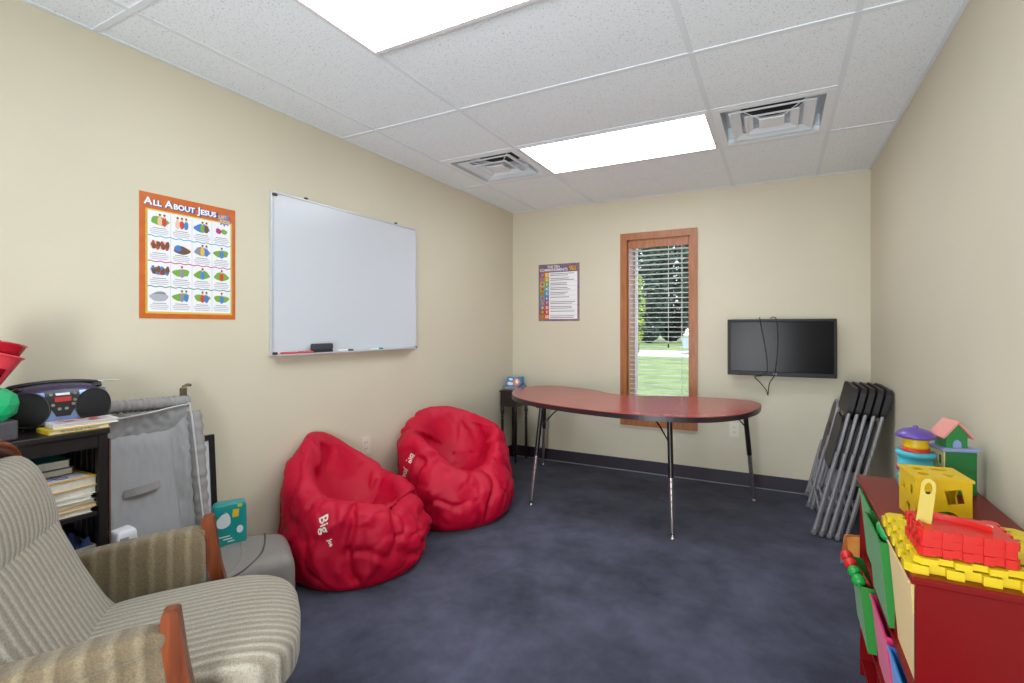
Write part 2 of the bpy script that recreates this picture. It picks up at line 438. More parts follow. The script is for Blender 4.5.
# ------------------------------------------------------------------ ceiling lights and vents
m_diff = mat('light_diffuser', (240,247,255), 0.4, emit=7.0)
m_lframe = mat('fixture_frame', (226,226,228), 0.4)
def ceil_light(y0, y1, drop, label):
    t = thing('ceiling_light', label, 'ceiling light', ((M2+M3)/2, (y0+y1)/2, H), group='recessed ceiling light panels')
    hx, hy = (M3-M2)/2-0.009, (y1-y0)/2-0.009
    g = G(); w = 0.020
    for a, b2, c, d in ((-hx, -hx+w, -hy, hy), (hx-w, hx, -hy, hy), (-hx+w, hx-w, -hy, -hy+w), (-hx+w, hx-w, hy-w, hy)):
        g.box(a, b2, c, d, -drop, 0.06, 0.001)
    g.box(-hx, hx, -hy, hy, 0.06, 0.07)
    part('frame', g, m_lframe, t)
    g = G(); g.box(-hx+w, hx-w, -hy+w, hy-w, -drop+0.002, -drop+0.006); part('diffuser', g, m_diff, t)
    return t
ceil_light(L1, 1.79, 0.022, 'bright white ceiling light panel nearest the camera, cut off by the top of the view')
ceil_light(L3, L4, 0.007, 'bright white ceiling light panel between the two square air vents')

m_vent = mat('vent_enamel', (234,241,247), 0.45)
m_duct = mat('duct_dark', (30,30,32), 0.7)
vt = thing('ceiling_vent', 'square white louvred ceiling air vent near the right wall', 'air vent', ((M3+M4)/2, (L3+L4)/2, H), group='square ceiling air vents')
g = G(); hs = 0.295; w = 0.04
for a, b2, c, d in ((-hs, -hs+w, -hs, hs), (hs-w, hs, -hs, hs), (-hs+w, hs-w, -hs, -hs+w), (-hs+w, hs-w, hs-w, hs)): g.box(a, b2, c, d, -0.005, 0.004, 0.001)
part('frame', g, m_vent, vt)
g = G(); k = hs-w
for a, b2, c, d in ((-k-0.01, -k, -k, k), (k, k+0.01, -k, k), (-k, k, -k-0.01, -k), (-k, k, k, k+0.01)): g.box(a, b2, c, d, 0.0, 0.10)
g.holed([(-k,-k),(k,-k),(k,k),(-k,k)], [ell(0.17, 0.17, 32)], 0.006, M=T(0,0,0.10))
part('plenum', g, m_vent, vt)
g = G(); g.lathe([(0.17,0.102),(0.17,0.27),(0.0,0.27)], 32); part('duct', g, m_duct, vt, label='round dark duct opening')
def sqring(g, a, za, b2, zb, th=0.002):
    A = [(-a,-a,za),(a,-a,za),(a,a,za),(-a,a,za)]; B = [(-b2,-b2,zb),(b2,-b2,zb),(b2,b2,zb),(-b2,b2,zb)]
    V = A+B+[(x, y, z+th) for x, y, z in A]+[(x, y, z+th) for x, y, z in B]
    F = []
    for i in range(4):
        j = (i+1) % 4
        F += [(i, j, 4+j, 4+i), (8+i, 12+i, 12+j, 8+j), (4+i, 4+j, 12+j, 12+i), (i, 8+i, 8+j, j)]
    g._new(V, F)
for a, za, b2, zb in ((0.215, 0.000, 0.160, 0.016), (0.138, -0.004, 0.096, 0.010)):
    g = G(); sqring(g, a, za, b2, zb); sqring(g, a, za-0.004, a-0.012, za-0.004); part('louvre', g, m_vent, vt)
g = G(); g.box(-0.066, 0.066, -0.066, 0.066, -0.006, 0.002, 0.003)
part('louvre', g, m_vent, vt)
g = G()
for sx in (-1, 1):
    for sy in (-1, 1): g.tube([(sx*0.05, sy*0.05, 0.0), (sx*0.16, sy*0.16, 0.028), (sx*0.25, sy*0.25, 0.03)], 0.003, 6)
part('bracket', g, m_vent, vt)
dup(vt, ((M1+M2)/2, (L3+L4)/2, H), label='square white louvred ceiling air vent nearer the left wall')

# ------------------------------------------------------------------ whiteboard wall
m_wb = mat('whiteboard_face', (206,211,218), 0.25, spec=0.5)
m_alu = mat('aluminium', (206,208,212), 0.35, metal=0.35)
wy0, wy1, wz0, wz1 = 1.918, 3.075, 1.160, 2.050
wb = thing('whiteboard', 'large blank whiteboard in thin metal frame on the left wall', 'whiteboard', (0, (wy0+wy1)/2, wz0), world=True)
g = G(); g.box(0.004, 0.016, wy0+0.01, wy1-0.01, wz0+0.01, wz1-0.01); part('writing_surface', g, m_wb, wb)
g = G(); t = 0.010
g.box(0.0, 0.022, wy0, wy0+t, wz0, wz1, 0.002); g.box(0.0, 0.022, wy1-t, wy1, wz0, wz1, 0.002)
g.box(0.0, 0.022, wy0+t, wy1-t, wz1-t, wz1, 0.002); g.box(0.0, 0.022, wy0+t, wy1-t, wz0, wz0+t, 0.002)
part('frame', g, m_alu, wb)
g = G(); g.box(0.022, 0.070, wy0+0.02, wy1-0.06, wz0, wz0+0.004, 0.001); g.box(0.066, 0.070, wy0+0.02, wy1-0.06, wz0+0.004, wz0+0.008)
part('pen_tray', g, m_alu, wb)
m_dark = mat('dark_metal', (70,66,60), 0.4, metal=0.6)
for y, z in ((wy0+0.018, wz1-0.02), (wy1-0.012, wz0+0.005), (wy0+0.02, wz0+0.012)):
    g = G(); g.box(0.020, 0.026, y-0.014, y+0.014, z-0.007, z+0.007, 0.002); part('corner_bracket', g, m_dark, wb)
for y in (2.14, 2.87):
    g = G(); g.box(0.0, 0.014, y-0.008, y+0.008, wz1, wz1+0.014, 0.002); part('mounting_clip', g, m_dark, wb)
zt = wz0+0.004
m_felt = mat('eraser_grey', (58,60,70), 0.8, bump=0.3)
er = thing('whiteboard_eraser', 'dark grey felt eraser standing on the whiteboard tray', 'eraser', (0.046, 2.218, zt))
g = G(); g.box(-0.017, 0.017, -0.068, 0.068, 0.018, 0.055, 0.007); part('grip', g, m_felt, er)
g = G(); g.box(-0.016, 0.016, -0.066, 0.066, 0.0, 0.018, 0.003); part('felt_pad', g, mat('felt_dark', (40,40,46), 0.9), er)
def marker(y0, y1, col, label, white=False):
    r = 0.0075; mk = thing('dry_erase_marker', label, 'marker', (0.050, (y0+y1)/2, zt), group='markers on the whiteboard tray')
    h = (y1-y0)/2; split = h*0.25
    mc = mat('marker_'+'_'.join(map(str, col)), col, 0.35); mw = mat('marker_white', (232,232,230), 0.35)
    g = G(); g.tube([(0,-h,r),(0,-h+0.004,r),(0,split,r)], [r*0.8, r, r], 14); part('barrel', g, mw if white else mc, mk)
    g = G(); g.tube([(0,split,r),(0,h-0.004,r),(0,h,r)], [r*0.98, r*0.95, r*0.6], 14); part('cap', g, mc, mk)
marker(1.952, 2.045, (205,58,70), 'red marker at the left end of the whiteboard tray')
marker(2.052, 2.098, (196,50,64), 'short red marker between two longer red ones on the tray')
marker(2.104, 2.165, (208,62,74), 'red marker touching the dark eraser on the tray')
marker(2.325, 2.445, (28,28,32), 'white marker with black cap right of the eraser', True)
marker(2.585, 2.70, (30,140,140), 'white marker with teal cap toward the right end of the tray', True)

# ------------------------------------------------------------------ posters
m_paper = mat('poster_paper', (238,238,240), 0.35)
def flatpoly(g, poly, z, M): g._new([(p[0], p[1], z) for p in poly], [tuple(range(len(poly)))], M)
def blob(g, cx, cy, rx, ry, z, M, n=14, wob=0.15):
    ph = random.random()*6
    flatpoly(g, [(cx+rx*cos(2*pi*i/n)*(1+wob*sin(3*2*pi*i/n+ph)), cy+ry*sin(2*pi*i/n)*(1+wob*cos(2*2*pi*i/n+ph))) for i in range(n)], z, M)
def strip(g, P, w, z, M):
    V = []; F = []
    for i, p in enumerate(P): V += [(p[0], p[1]-w/2, z), (p[0], p[1]+w/2, z)]
    for i in range(len(P)-1): F.append((2*i, 2*i+2, 2*i+3, 2*i+1))
    g._new(V, F, M)
PW, PH = 0.406, 0.548
pM = T(0.0, 1.332, 1.352) @ M_LEFT
po = thing('poster', 'orange-bordered poster with sixteen small pictures left of the whiteboard', 'poster', (0, 1.332+PW/2, 1.352), world=True)
g = G(); g.box(0, PW, 0, PH, 0.0, 0.003, M=pM); part('sheet', g, mat('poster_orange', (204,104,42), 0.35, var=0.1, vscale=20), po)
colset = [(238,238,242),(226,190,70),(90,170,210),(190,50,120),(70,150,120),(120,170,60),(200,70,50),(110,80,60),(70,130,200),(140,142,150),(236,190,160),(40,44,60),(176,180,190)]
cm = [mat('print_%d' % i, c, 0.4) for i, c in enumerate(colset)]
g = G(); mx0, mx1, my0, my1 = 0.030, PW-0.024, 0.030, PH-0.075
flatpoly(g, [(mx0-0.008, my0-0.008), (mx1+0.008, my0-0.008), (mx1+0.008, my1+0.006), (mx0-0.008, my1+0.006)], 0.0032, pM)
for f in g.bm.faces: f.material_index = 1
g.mi = 0; flatpoly(g, [(mx0,my0),(mx1,my0),(mx1,my1),(mx0,my1)], 0.0034, pM)
cw, chh = (mx1-mx0)/4, (my1-my0)/4
kinds = [[(5,'wide'),(10,'fig'),(6,'fig')],[(10,'fig'),(6,'fig'),(8,'fig')],[(8,'wide'),(5,'fig'),(7,'fig')],[(3,'small'),(5,'small')],
         [(10,'crowd'),(6,'crowd'),(7,'crowd')],[(5,'small'),(7,'wide'),(8,'small')],[(9,'wide'),(1,'fig'),(8,'fig')],[(5,'wide'),(8,'fig')],
         [(6,'wide'),(8,'crowd'),(7,'crowd')],[(5,'wide'),(9,'fig')],[(5,'wide'),(8,'fig')],[(5,'wide'),(6,'fig')],
         [(9,'wide'),(12,'wide')],[(5,'wide'),(9,'fig'),(8,'fig')],[(5,'wide'),(6,'fig'),(8,'fig')],[(5,'wide'),(8,'fig')]]
for r_ in range(4):
    for c_ in range(4):
        ox = mx0+c_*cw; oy = my1-(r_+1)*chh
        zz = 0.0036
        ks = kinds[r_*4+c_]
        for i, (ci, kd) in enumerate(ks):
            g.mi = ci; zz += 0.00008
            if kd == 'wide': blob(g, ox+cw*0.5, oy+chh*(0.62-0.06*i), cw*0.40, chh*0.17, zz, pM)
            elif kd == 'small': blob(g, ox+cw*(0.35+0.3*(i % 2)), oy+chh*0.62, cw*0.16, chh*0.12, zz, pM)
            elif kd == 'crowd':
                for q in range(4): blob(g, ox+cw*(0.2+0.2*q+0.03*i), oy+chh*(0.6+0.09*((q+i) % 2)), cw*0.10, chh*0.13, zz, pM)
            else:
                fx = ox+cw*(0.32+0.2*i); blob(g, fx, oy+chh*0.60, cw*0.11, chh*0.18, zz, pM, wob=0.06)
                g.mi = 10; blob(g, fx, oy+chh*0.82, cw*0.055, chh*0.075, zz+0.00004, pM, wob=0.02)
                g.mi = 7; blob(g, fx, oy+chh*0.87, cw*0.055, chh*0.045, zz+0.00006, pM, wob=0.02)
        for q in range(4):
            g.mi = 12 if q else 9
            wl = (0.6, 0.8, 0.82, 0.7)[q]
            strip(g, [(ox+cw*(0.5-wl/2), oy+chh*(0.33-0.075*q)), (ox+cw*(0.5+wl/2), oy+chh*(0.33-0.075*q))], 0.003, 0.0037, pM)
        g.mi = 12
        if c_: flatpoly(g, [(ox-0.0006, oy+0.003), (ox+0.0006, oy+0.003), (ox+0.0006, oy+chh-0.003), (ox-0.0006, oy+chh-0.003)], 0.0037, pM)
for i, ci in ((1, 2), (2, 3), (3, 4)):
    g.mi = ci; y = my1-i*chh
    strip(g, [(mx0+(mx1-mx0)*q/64, y+0.0022*sin(q*0.9)) for q in range(65)], 0.0042, 0.0039, pM)
g.mi = 4
for x in (mx0-0.004, mx1+0.004):
    P = [(x+0.002*sin(q*1.2), my0+(my1-my0)*q/70) for q in range(71)]
    for i in range(70): flatpoly(g, [(P[i][0]-0.0008, P[i][1]), (P[i][0]+0.0008, P[i][1]), (P[i+1][0]+0.0008, P[i+1][1]), (P[i+1][0]-0.0008, P[i+1][1])], 0.0036, pM)
part('picture_grid', g, cm, po)
g = G(); my = PH-0.040
g.mi = 1; x = 0.016
def title(g, off, mi, z, bold):
    g.mi = mi; x = 0.016
    for word, gap in (('A', 0.002), ('LL', 0.013), ('A', 0.002), ('BOUT', 0.013), ('J', 0.003), ('ESUS', 0.0)):
        big = len(word) == 1
        x += gap+g.text(word, 0.044 if big else 0.033, pM @ T(x+off, my-off+(0.002 if big else -0.002), z), 0.0003, 'LEFT', bold)
title(g, 0.0015, 1, 0.0040, 0.0026); title(g, 0.0, 0, 0.0048, 0.0012)
part('title_lettering', g, [mat('title_white', (244,246,250), 0.4), mat('title_blue', (40,90,160), 0.4)], po)
g = G(); g.mi = 0
flatpoly(g, [(0.352+(0.036 if i % 2 else 0.022)*cos(2*pi*i/20)*1.0, PH-0.058+(0.034 if i % 2 else 0.022)*sin(2*pi*i/20)) for i in range(20)], 0.0042, pM)
g.mi = 1; g.text('JUST', 0.020, pM @ T(0.342, PH-0.046, 0.0046) @ Rm(R(6), 'Z'), 0.0002, bold=0.0008); g.mi = 2; g.text('4', 0.022, pM @ T(0.376, PH-0.049, 0.0046), 0.0002, bold=0.0008)
g.mi = 1; g.text('KIDS', 0.023, pM @ T(0.354, PH-0.068, 0.0046) @ Rm(R(-4), 'Z'), 0.0002, bold=0.0010)
part('starburst', g, [mat('burst_blue', (96,130,190), 0.4), mat('burst_yellow', (240,186,60), 0.4), mat('burst_red', (206,60,60), 0.4)], po)

# second poster, back wall
QW, QH = 0.440, 0.564
qM = T(0.300, D+0.001, 1.378) @ M_BACK
p2 = thing('poster', 'small purple-bordered poster of numbered text lines left of the window', 'poster', (0.300+QW/2, D, 1.378), world=True)
g = G(); g.box(0, QW, 0, QH, 0.0, 0.003, M=qM); part('sheet', g, mat('poster_purple', (96,84,130), 0.35, var=0.25, vscale=14, col2=(150,120,90)), p2)
g = G(); g.mi = 0; flatpoly(g, [(0.115,0.02),(QW-0.022,0.02),(QW-0.022,QH-0.082),(0.115,QH-0.082)], 0.0033, qM)
rows = [(204,62,40),(226,120,40),(232,180,40),(170,170,60),(110,160,70),(70,170,200),(60,140,190),(80,100,170),(170,60,60),(200,90,50)]
rm = [mat('row_%d' % i, c, 0.4) for i, c in enumerate(rows)]
rh = (QH-0.102)/10
for i in range(10):
    y = QH-0.082-(i+1)*rh
    g.mi = 2+i; flatpoly(g, [(0.018,y),(0.068,y),(0.068,y+rh*0.96),(0.018,y+rh*0.96)], 0.0033, qM)
    blob_m = g.mi; g.mi = 2+(i+2) % 10; flatpoly(g, [(0.070,y),(0.112,y),(0.112,y+rh*0.96),(0.070,y+rh*0.96)], 0.0033, qM)
    g.mi = 2+(i+5) % 10; blob(g, 0.043, y+rh*0.5, 0.014, 0.016, 0.0036, qM)
    g.mi = 0; g.text(str(i+1), 0.036, qM @ T(0.091, y+rh*0.48, 0.0036), 0.0002, bold=0.0008)
    g.mi = 1
    for q in range(2 if i not in (5, 8) else 1):
        strip(g, [(0.130, y+rh*(0.68-0.34*q)), (0.130+random.uniform(0.16, 0.27), y+rh*(0.68-0.34*q))], 0.006, 0.0036, qM)
    flatpoly(g, [(0.118, y), (QW-0.024, y), (QW-0.024, y+0.0012), (0.118, y+0.0012)], 0.0035, qM)
part('text_panel', g, [m_paper, mat('print_text', (120,112,130), 0.5)]+rm, p2)
g = G(); g.text('THE TEN', 0.034, qM @ T(0.165, QH-0.028, 0.0034), 0.0003, bold=0.0006); g.text('COMMANDMENTS', 0.036, qM @ T(0.165, QH-0.058, 0.0034), 0.0003, bold=0.0008)
part('title_lettering', g, mat('title_pale', (232,228,240), 0.4), p2)
g = G(); g.mi = 0; flatpoly(g, [(0.370+(0.052 if i % 2 else 0.034)*cos(2*pi*i/18), QH-0.045+(0.036 if i % 2 else 0.026)*sin(2*pi*i/18)) for i in range(18)], 0.0036, qM)
g.mi = 1; g.text('JUST 4', 0.024, qM @ T(0.366, QH-0.036, 0.0039), 0.0002, bold=0.0008); g.text('KIDS', 0.028, qM @ T(0.374, QH-0.058, 0.0039), 0.0002, bold=0.0008)
part('starburst', g, [mat('burst_brown', (130,80,90), 0.4), MATS['burst_yellow']], p2)

# ------------------------------------------------------------------ outlets
m_outlet = mat('outlet_ivory', (222,216,200), 0.35)
def outlet(M, loc, label):
    o = thing('wall_outlet', label, 'outlet', loc, group='wall outlets')
    g = G(); g.prism(rrect(0.074, 0.118, 0.006), 0.0, 0.006, M=M); part('cover_plate', g, m_outlet, o)
    for s_ in (-1, 1):
        g = G(); g.prism(rrect(0.034, 0.028, 0.012, cy=s_*0.021), 0.006, 0.009, M=M)
        sk = part('socket', g, m_outlet, o)
        g = G()
        for dx in (-0.007, 0.007): g.prism([(dx-0.0015, s_*0.021-0.004), (dx+0.0015, s_*0.021-0.004), (dx+0.0015, s_*0.021+0.006), (dx-0.0015, s_*0.021+0.006)], 0.009, 0.0093, M=M)
        part('slots', g, m_black, o, parent=sk)
    return o
outlet(M_BACK, (2.127, D, 0.46), 'ivory wall outlet on the back wall below the television')
outlet(M_LEFT, (0.0, 2.595, 0.53), 'ivory wall outlet on the left wall between the beanbags')

# ------------------------------------------------------------------ television
m_bezel = mat('tv_bezel', (22,22,24), 0.4, spec=0.25)
m_screen = mat('tv_screen', (14,14,16), 0.2, spec=0.10)
tv = thing('television', 'black flat screen television mounted on the back wall', 'television', (2.468, D-0.06, 0.928), world=True)
tx0, tx1, tz0, tz1, ty = 2.083, 2.853, 0.928, 1.380, D-0.10
g = G(); b_ = 0.022
g.box(tx0, tx0+b_, ty, ty+0.03, tz0, tz1, 0.004); g.box(tx1-b_, tx1, ty, ty+0.03, tz0, tz1, 0.004)
g.box(tx0+b_-0.004, tx1-b_+0.004, ty, ty+0.03, tz1-b_, tz1, 0.004); g.box(tx0+b_-0.004, tx1-b_+0.004, ty, ty+0.03, tz0, tz0+0.036, 0.004)
part('bezel', g, m_bezel, tv)
g = G(); g.box(tx0+b_-0.002, tx1-b_+0.002, ty+0.006, ty+0.02, tz0+0.034, tz1-b_+0.002); part('screen', g, m_screen, tv)
g = G(); g.box(tx0+0.01, tx1-0.01, ty+0.02, ty+0.06, tz0+0.01, tz1-0.01, 0.015); part('back_cover', g, m_black, tv)
g = G(); g.box(2.30, 2.64, ty+0.06, D, 1.05, 1.27, 0.004); part('wall_bracket', g, m_black, tv)
g = G(); g.text('LG', 0.018, T(2.435, ty-0.0004, tz0+0.017) @ M_BACK, 0.0004, bold=0.0003); part('logo', g, mat('logo_silver', (190,190,195), 0.3), tv)
m_cord = mat('cord_black', (26,26,26), 0.5)
g = G()
yf = ty-0.006
P = cr_open([(2.325, ty+0.045, tz1+0.006), (2.325, yf, tz1+0.004), (2.350, yf, 1.24), (2.372, yf, 1.10), (2.378, yf, 0.97), (2.34, yf+0.002, 0.93), (2.285, D-0.07, 0.915), (2.33, D-0.02, 0.86), (2.372, D-0.012, 0.80), (2.381, D-0.010, 0.765)], 8)
g.tube(P, 0.0032, 8)
P = cr_open([(2.400, ty+0.045, tz1+0.008), (2.44, yf, tz1+0.006), (2.455, yf, 1.25), (2.452, yf, 1.12), (2.437, yf, 0.98), (2.425, yf+0.002, 0.925), (2.395, D-0.05, 0.87), (2.386, D-0.02, 0.80), (2.383, D-0.010, 0.765)], 8)
g.tube(P, 0.0032, 8)
solo('loose_cord', g, m_cord, 'thin black cord looped over the television and hanging below it', 'cord')

# ------------------------------------------------------------------ kidney table
m_top = mat('laminate_red', (166,72,72), 0.20, var=0.08, vscale=3, spec=0.34)
m_edge = mat('edge_band', (48,38,42), 0.28)
TZ = 0.76
tp = [(0.40,3.86),(0.335,4.06),(0.363,4.261),(.475,4.385),(.716,4.392),(.985,4.289),(1.170,4.148),(1.32,4.100),(1.51,4.130),(1.80,4.236),(2.05,4.262),(2.24,4.228),(2.330,4.130),(2.347,3.990),(2.318,3.777),(2.228,3.540),(2.029,3.345),(1.70,3.265),(1.398,3.279),(1.077,3.349),(.78,3.462),(0.55,3.63)]
tab = thing('kidney_table', 'kidney-shaped activity table with red laminate top and dark edge', 'table', (1.35, 3.8, 0), world=True)
outl = cr_closed(tp, 8)
g = G(); g.prism(outl, TZ-0.004, TZ); part('tabletop', g, m_top, tab)
def inset(poly, d):
    c = Vector((1.35, 3.82)); out = []
    k = len(poly)
    for i in range(k):
        a = Vector(poly[i-1]); b2 = Vector(poly[(i+1) % k]); t_ = (b2-a).normalized(); n_ = Vector((t_.y, -t_.x))
        p = Vector(poly[i]); out.append((p.x-n_.x*d, p.y-n_.y*d))
    return out
area = sum(outl[i][0]*outl[(i+1) % len(outl)][1]-outl[(i+1) % len(outl)][0]*outl[i][1] for i in range(len(outl)))
sg = 1 if area > 0 else -1
g = G(); g.prism(inset(outl, -sg*0.0025), TZ-0.036, TZ-0.004); part('edge_band', g, m_edge, tab)
m_legb = mat('leg_black', (22,21,23), 0.35)
m_legc = mat('leg_chrome', (182,172,170), 0.28, metal=0.9)
for tx_, ty_, fx, fy, bx, by in ((0.868,3.48,0.817,3.407, 0.14,0.12), (1.828,3.40,1.869,3.286, -0.14,0.10), (2.235,4.10,2.293,4.228, -0.13,-0.12), (0.50,4.30,0.433,4.397, 0.12,-0.12)):
    A = Vector((tx_, ty_, TZ-0.037)); B = Vector((fx, fy, 0.0)); dv = B-A
    def at(t_): return tuple(A+dv*t_)
    g = G(); g.tube([at(0), at(0.50)], 0.0175, 16)
    g.lathe([(0.0,-0.004),(0.045,-0.004),(0.045,0.002),(0.02,0.006)], 20, M=T(A.x, A.y, TZ-0.040))
    lg = part('leg', g, m_legb, tab)
    g = G(); g.tube([at(0.50), at(0.80), at(0.90), at(0.955)], [0.0145, 0.0145, 0.011, 0.009], 14); part('leg_insert', g, m_legc, tab, label='chrome lower leg insert', parent=lg)
    side = Vector((0.2, -1, 0)).normalized()
    for q in range(5):
        g = G(); p = Vector(at(0.53+0.055*q))+side*0.0135; g.cyl(p, p+side*0.0022, 0.0035, n=8)
        part('adjustment_hole', g, m_black, tab, parent=lg)
    g = G(); p = at(0.955); g.tube([p, (fx, fy, 0.012)], 0.004, 8)
    g.lathe([(0.0,0.0),(0.016,0.0),(0.018,0.004),(0.012,0.010),(0.007,0.016),(0.0,0.018)], 16, M=T(fx, fy, 0))
    part('foot_glide', g, m_chrome, tab, label='chrome foot glide', parent=lg)
    g = G(); q = Vector(at(0.22)); g.tube([q, (q.x+bx*0.6, q.y+by*0.6, TZ-0.09), (q.x+bx, q.y+by, TZ-0.040)], 0.005, 8); part('brace', g, m_legb, tab)

# ------------------------------------------------------------------ small side table and what stands on it
m_dwood = wood('dark_wood', (52,38,34), (32,24,24), 'Z', 0.4)
st = thing('side_table', 'small dark wood side table with thin turned legs in the back corner', 'side table', (0.10, 4.42, 0), world=True)
sx0, sx1, sy0, sy1, sz = 0.016, 0.200, 4.290, 4.540, 0.700
g = G(); g.box(sx0-0.004, sx1+0.006, sy0-0.008, sy1+0.006, sz-0.014, sz, 0.003); part('top', g, m_dwood, st)
g = G(); g.box(sx0+0.004, sx1-0.004, sy0+0.004, sy1-0.004, sz-0.155, sz-0.014); part('apron', g, m_dwood, st)
for x in (sx0+0.018, sx1-0.018):
    for y in (sy0+0.018, sy1-0.018):
        g = G(); g.lathe([(0.0,0),(0.009,0),(0.012,0.03),(0.008,0.05),(0.0135,0.08),(0.012,0.30),(0.0145,0.41),(0.009,0.43),(0.016,0.445),(0.009,0.46),(0.016,0.475),(0.0165,sz-0.155)], 14, M=T(x, y, 0)); part('leg', g, m_dwood, st)
m_dev = mat('device_grey', (150,152,156), 0.45)
dv_ = thing('router', 'flat grey electronic device lying on the small side table', 'device', (0.11, 4.41, sz), rot=(0,0,R(-6)))
g = G(); g.box(-0.088, 0.088, -0.085, 0.085, 0.002, 0.034, 0.010); part('case', g, m_dev, dv_)
g = G()
for q in range(4): g.box(-0.06+0.035*q, -0.045+0.035*q, -0.0855, -0.084, 0.014, 0.020)
part('indicator_lights', g, m_black, dv_)
g = G()
for sx in (-1, 1):
    for sy in (-1, 1): g.cyl((sx*0.07, sy*0.065, 0), (sx*0.07, sy*0.065, 0.004), 0.006, n=10)
part('rubber_feet', g, m_black, dv_)
bxm = [mat('tissue_blue', (50,130,196), 0.4), mat('tissue_orange', (226,140,84), 0.4), mat('tissue_white', (236,236,238), 0.4)]
g = G(); g.box(-0.075, 0.075, -0.045, 0.045, 0, 0.092, 0.002)
MB = T(0, -0.0455, 0) @ M_BACK
g.mi = 1; flatpoly(g, cr_closed([(0.0,0.01),(0.05,0.02),(0.06,0.06),(0.02,0.085),(-0.01,0.05)], 4), 0.0004, MB)
g.mi = 2; flatpoly(g, cr_closed([(-0.065,0.02),(-0.02,0.015),(-0.015,0.04),(-0.06,0.045)], 4), 0.0005, MB); blob(g, 0.028, 0.05, 0.016, 0.02, 0.0007, MB)
flatpoly(g, cr_closed([(-0.05,0.065),(-0.02,0.06),(-0.015,0.078),(-0.045,0.082)], 4), 0.0005, MB)
flatpoly(g, ell(0.045, 0.02, 20), 0.0926, I4)
g.xf(T(0.118, 4.415, sz+0.034) @ Rm(R(14), 'Z'))
solo('tissue_box', g, bxm, 'blue orange and white box on top of the grey device', 'box')
g = G()
P = [(0.213+0.016*sin(q*0.55), 4.40+0.05*cos(q*0.33), sz+0.005+0.05*abs(sin(q*0.21))) for q in range(30)]
P = cr_open([(0.190,4.35,sz+0.0035),(0.205,4.33,sz+0.0035),(0.20,4.31,sz+0.0035),(0.17,4.305,sz+0.0035),(0.19,4.318,sz+0.008),(0.195,4.34,sz+0.03),(0.205,4.38,sz+0.055),(0.21,4.43,sz+0.06),(0.205,4.47,sz+0.03),(0.2,4.50,sz+0.0035)], 6)
g.tube(P, 0.0032, 8); solo('coiled_cable', g, m_cord, 'black cable curled beside the grey device on the side table', 'cable')

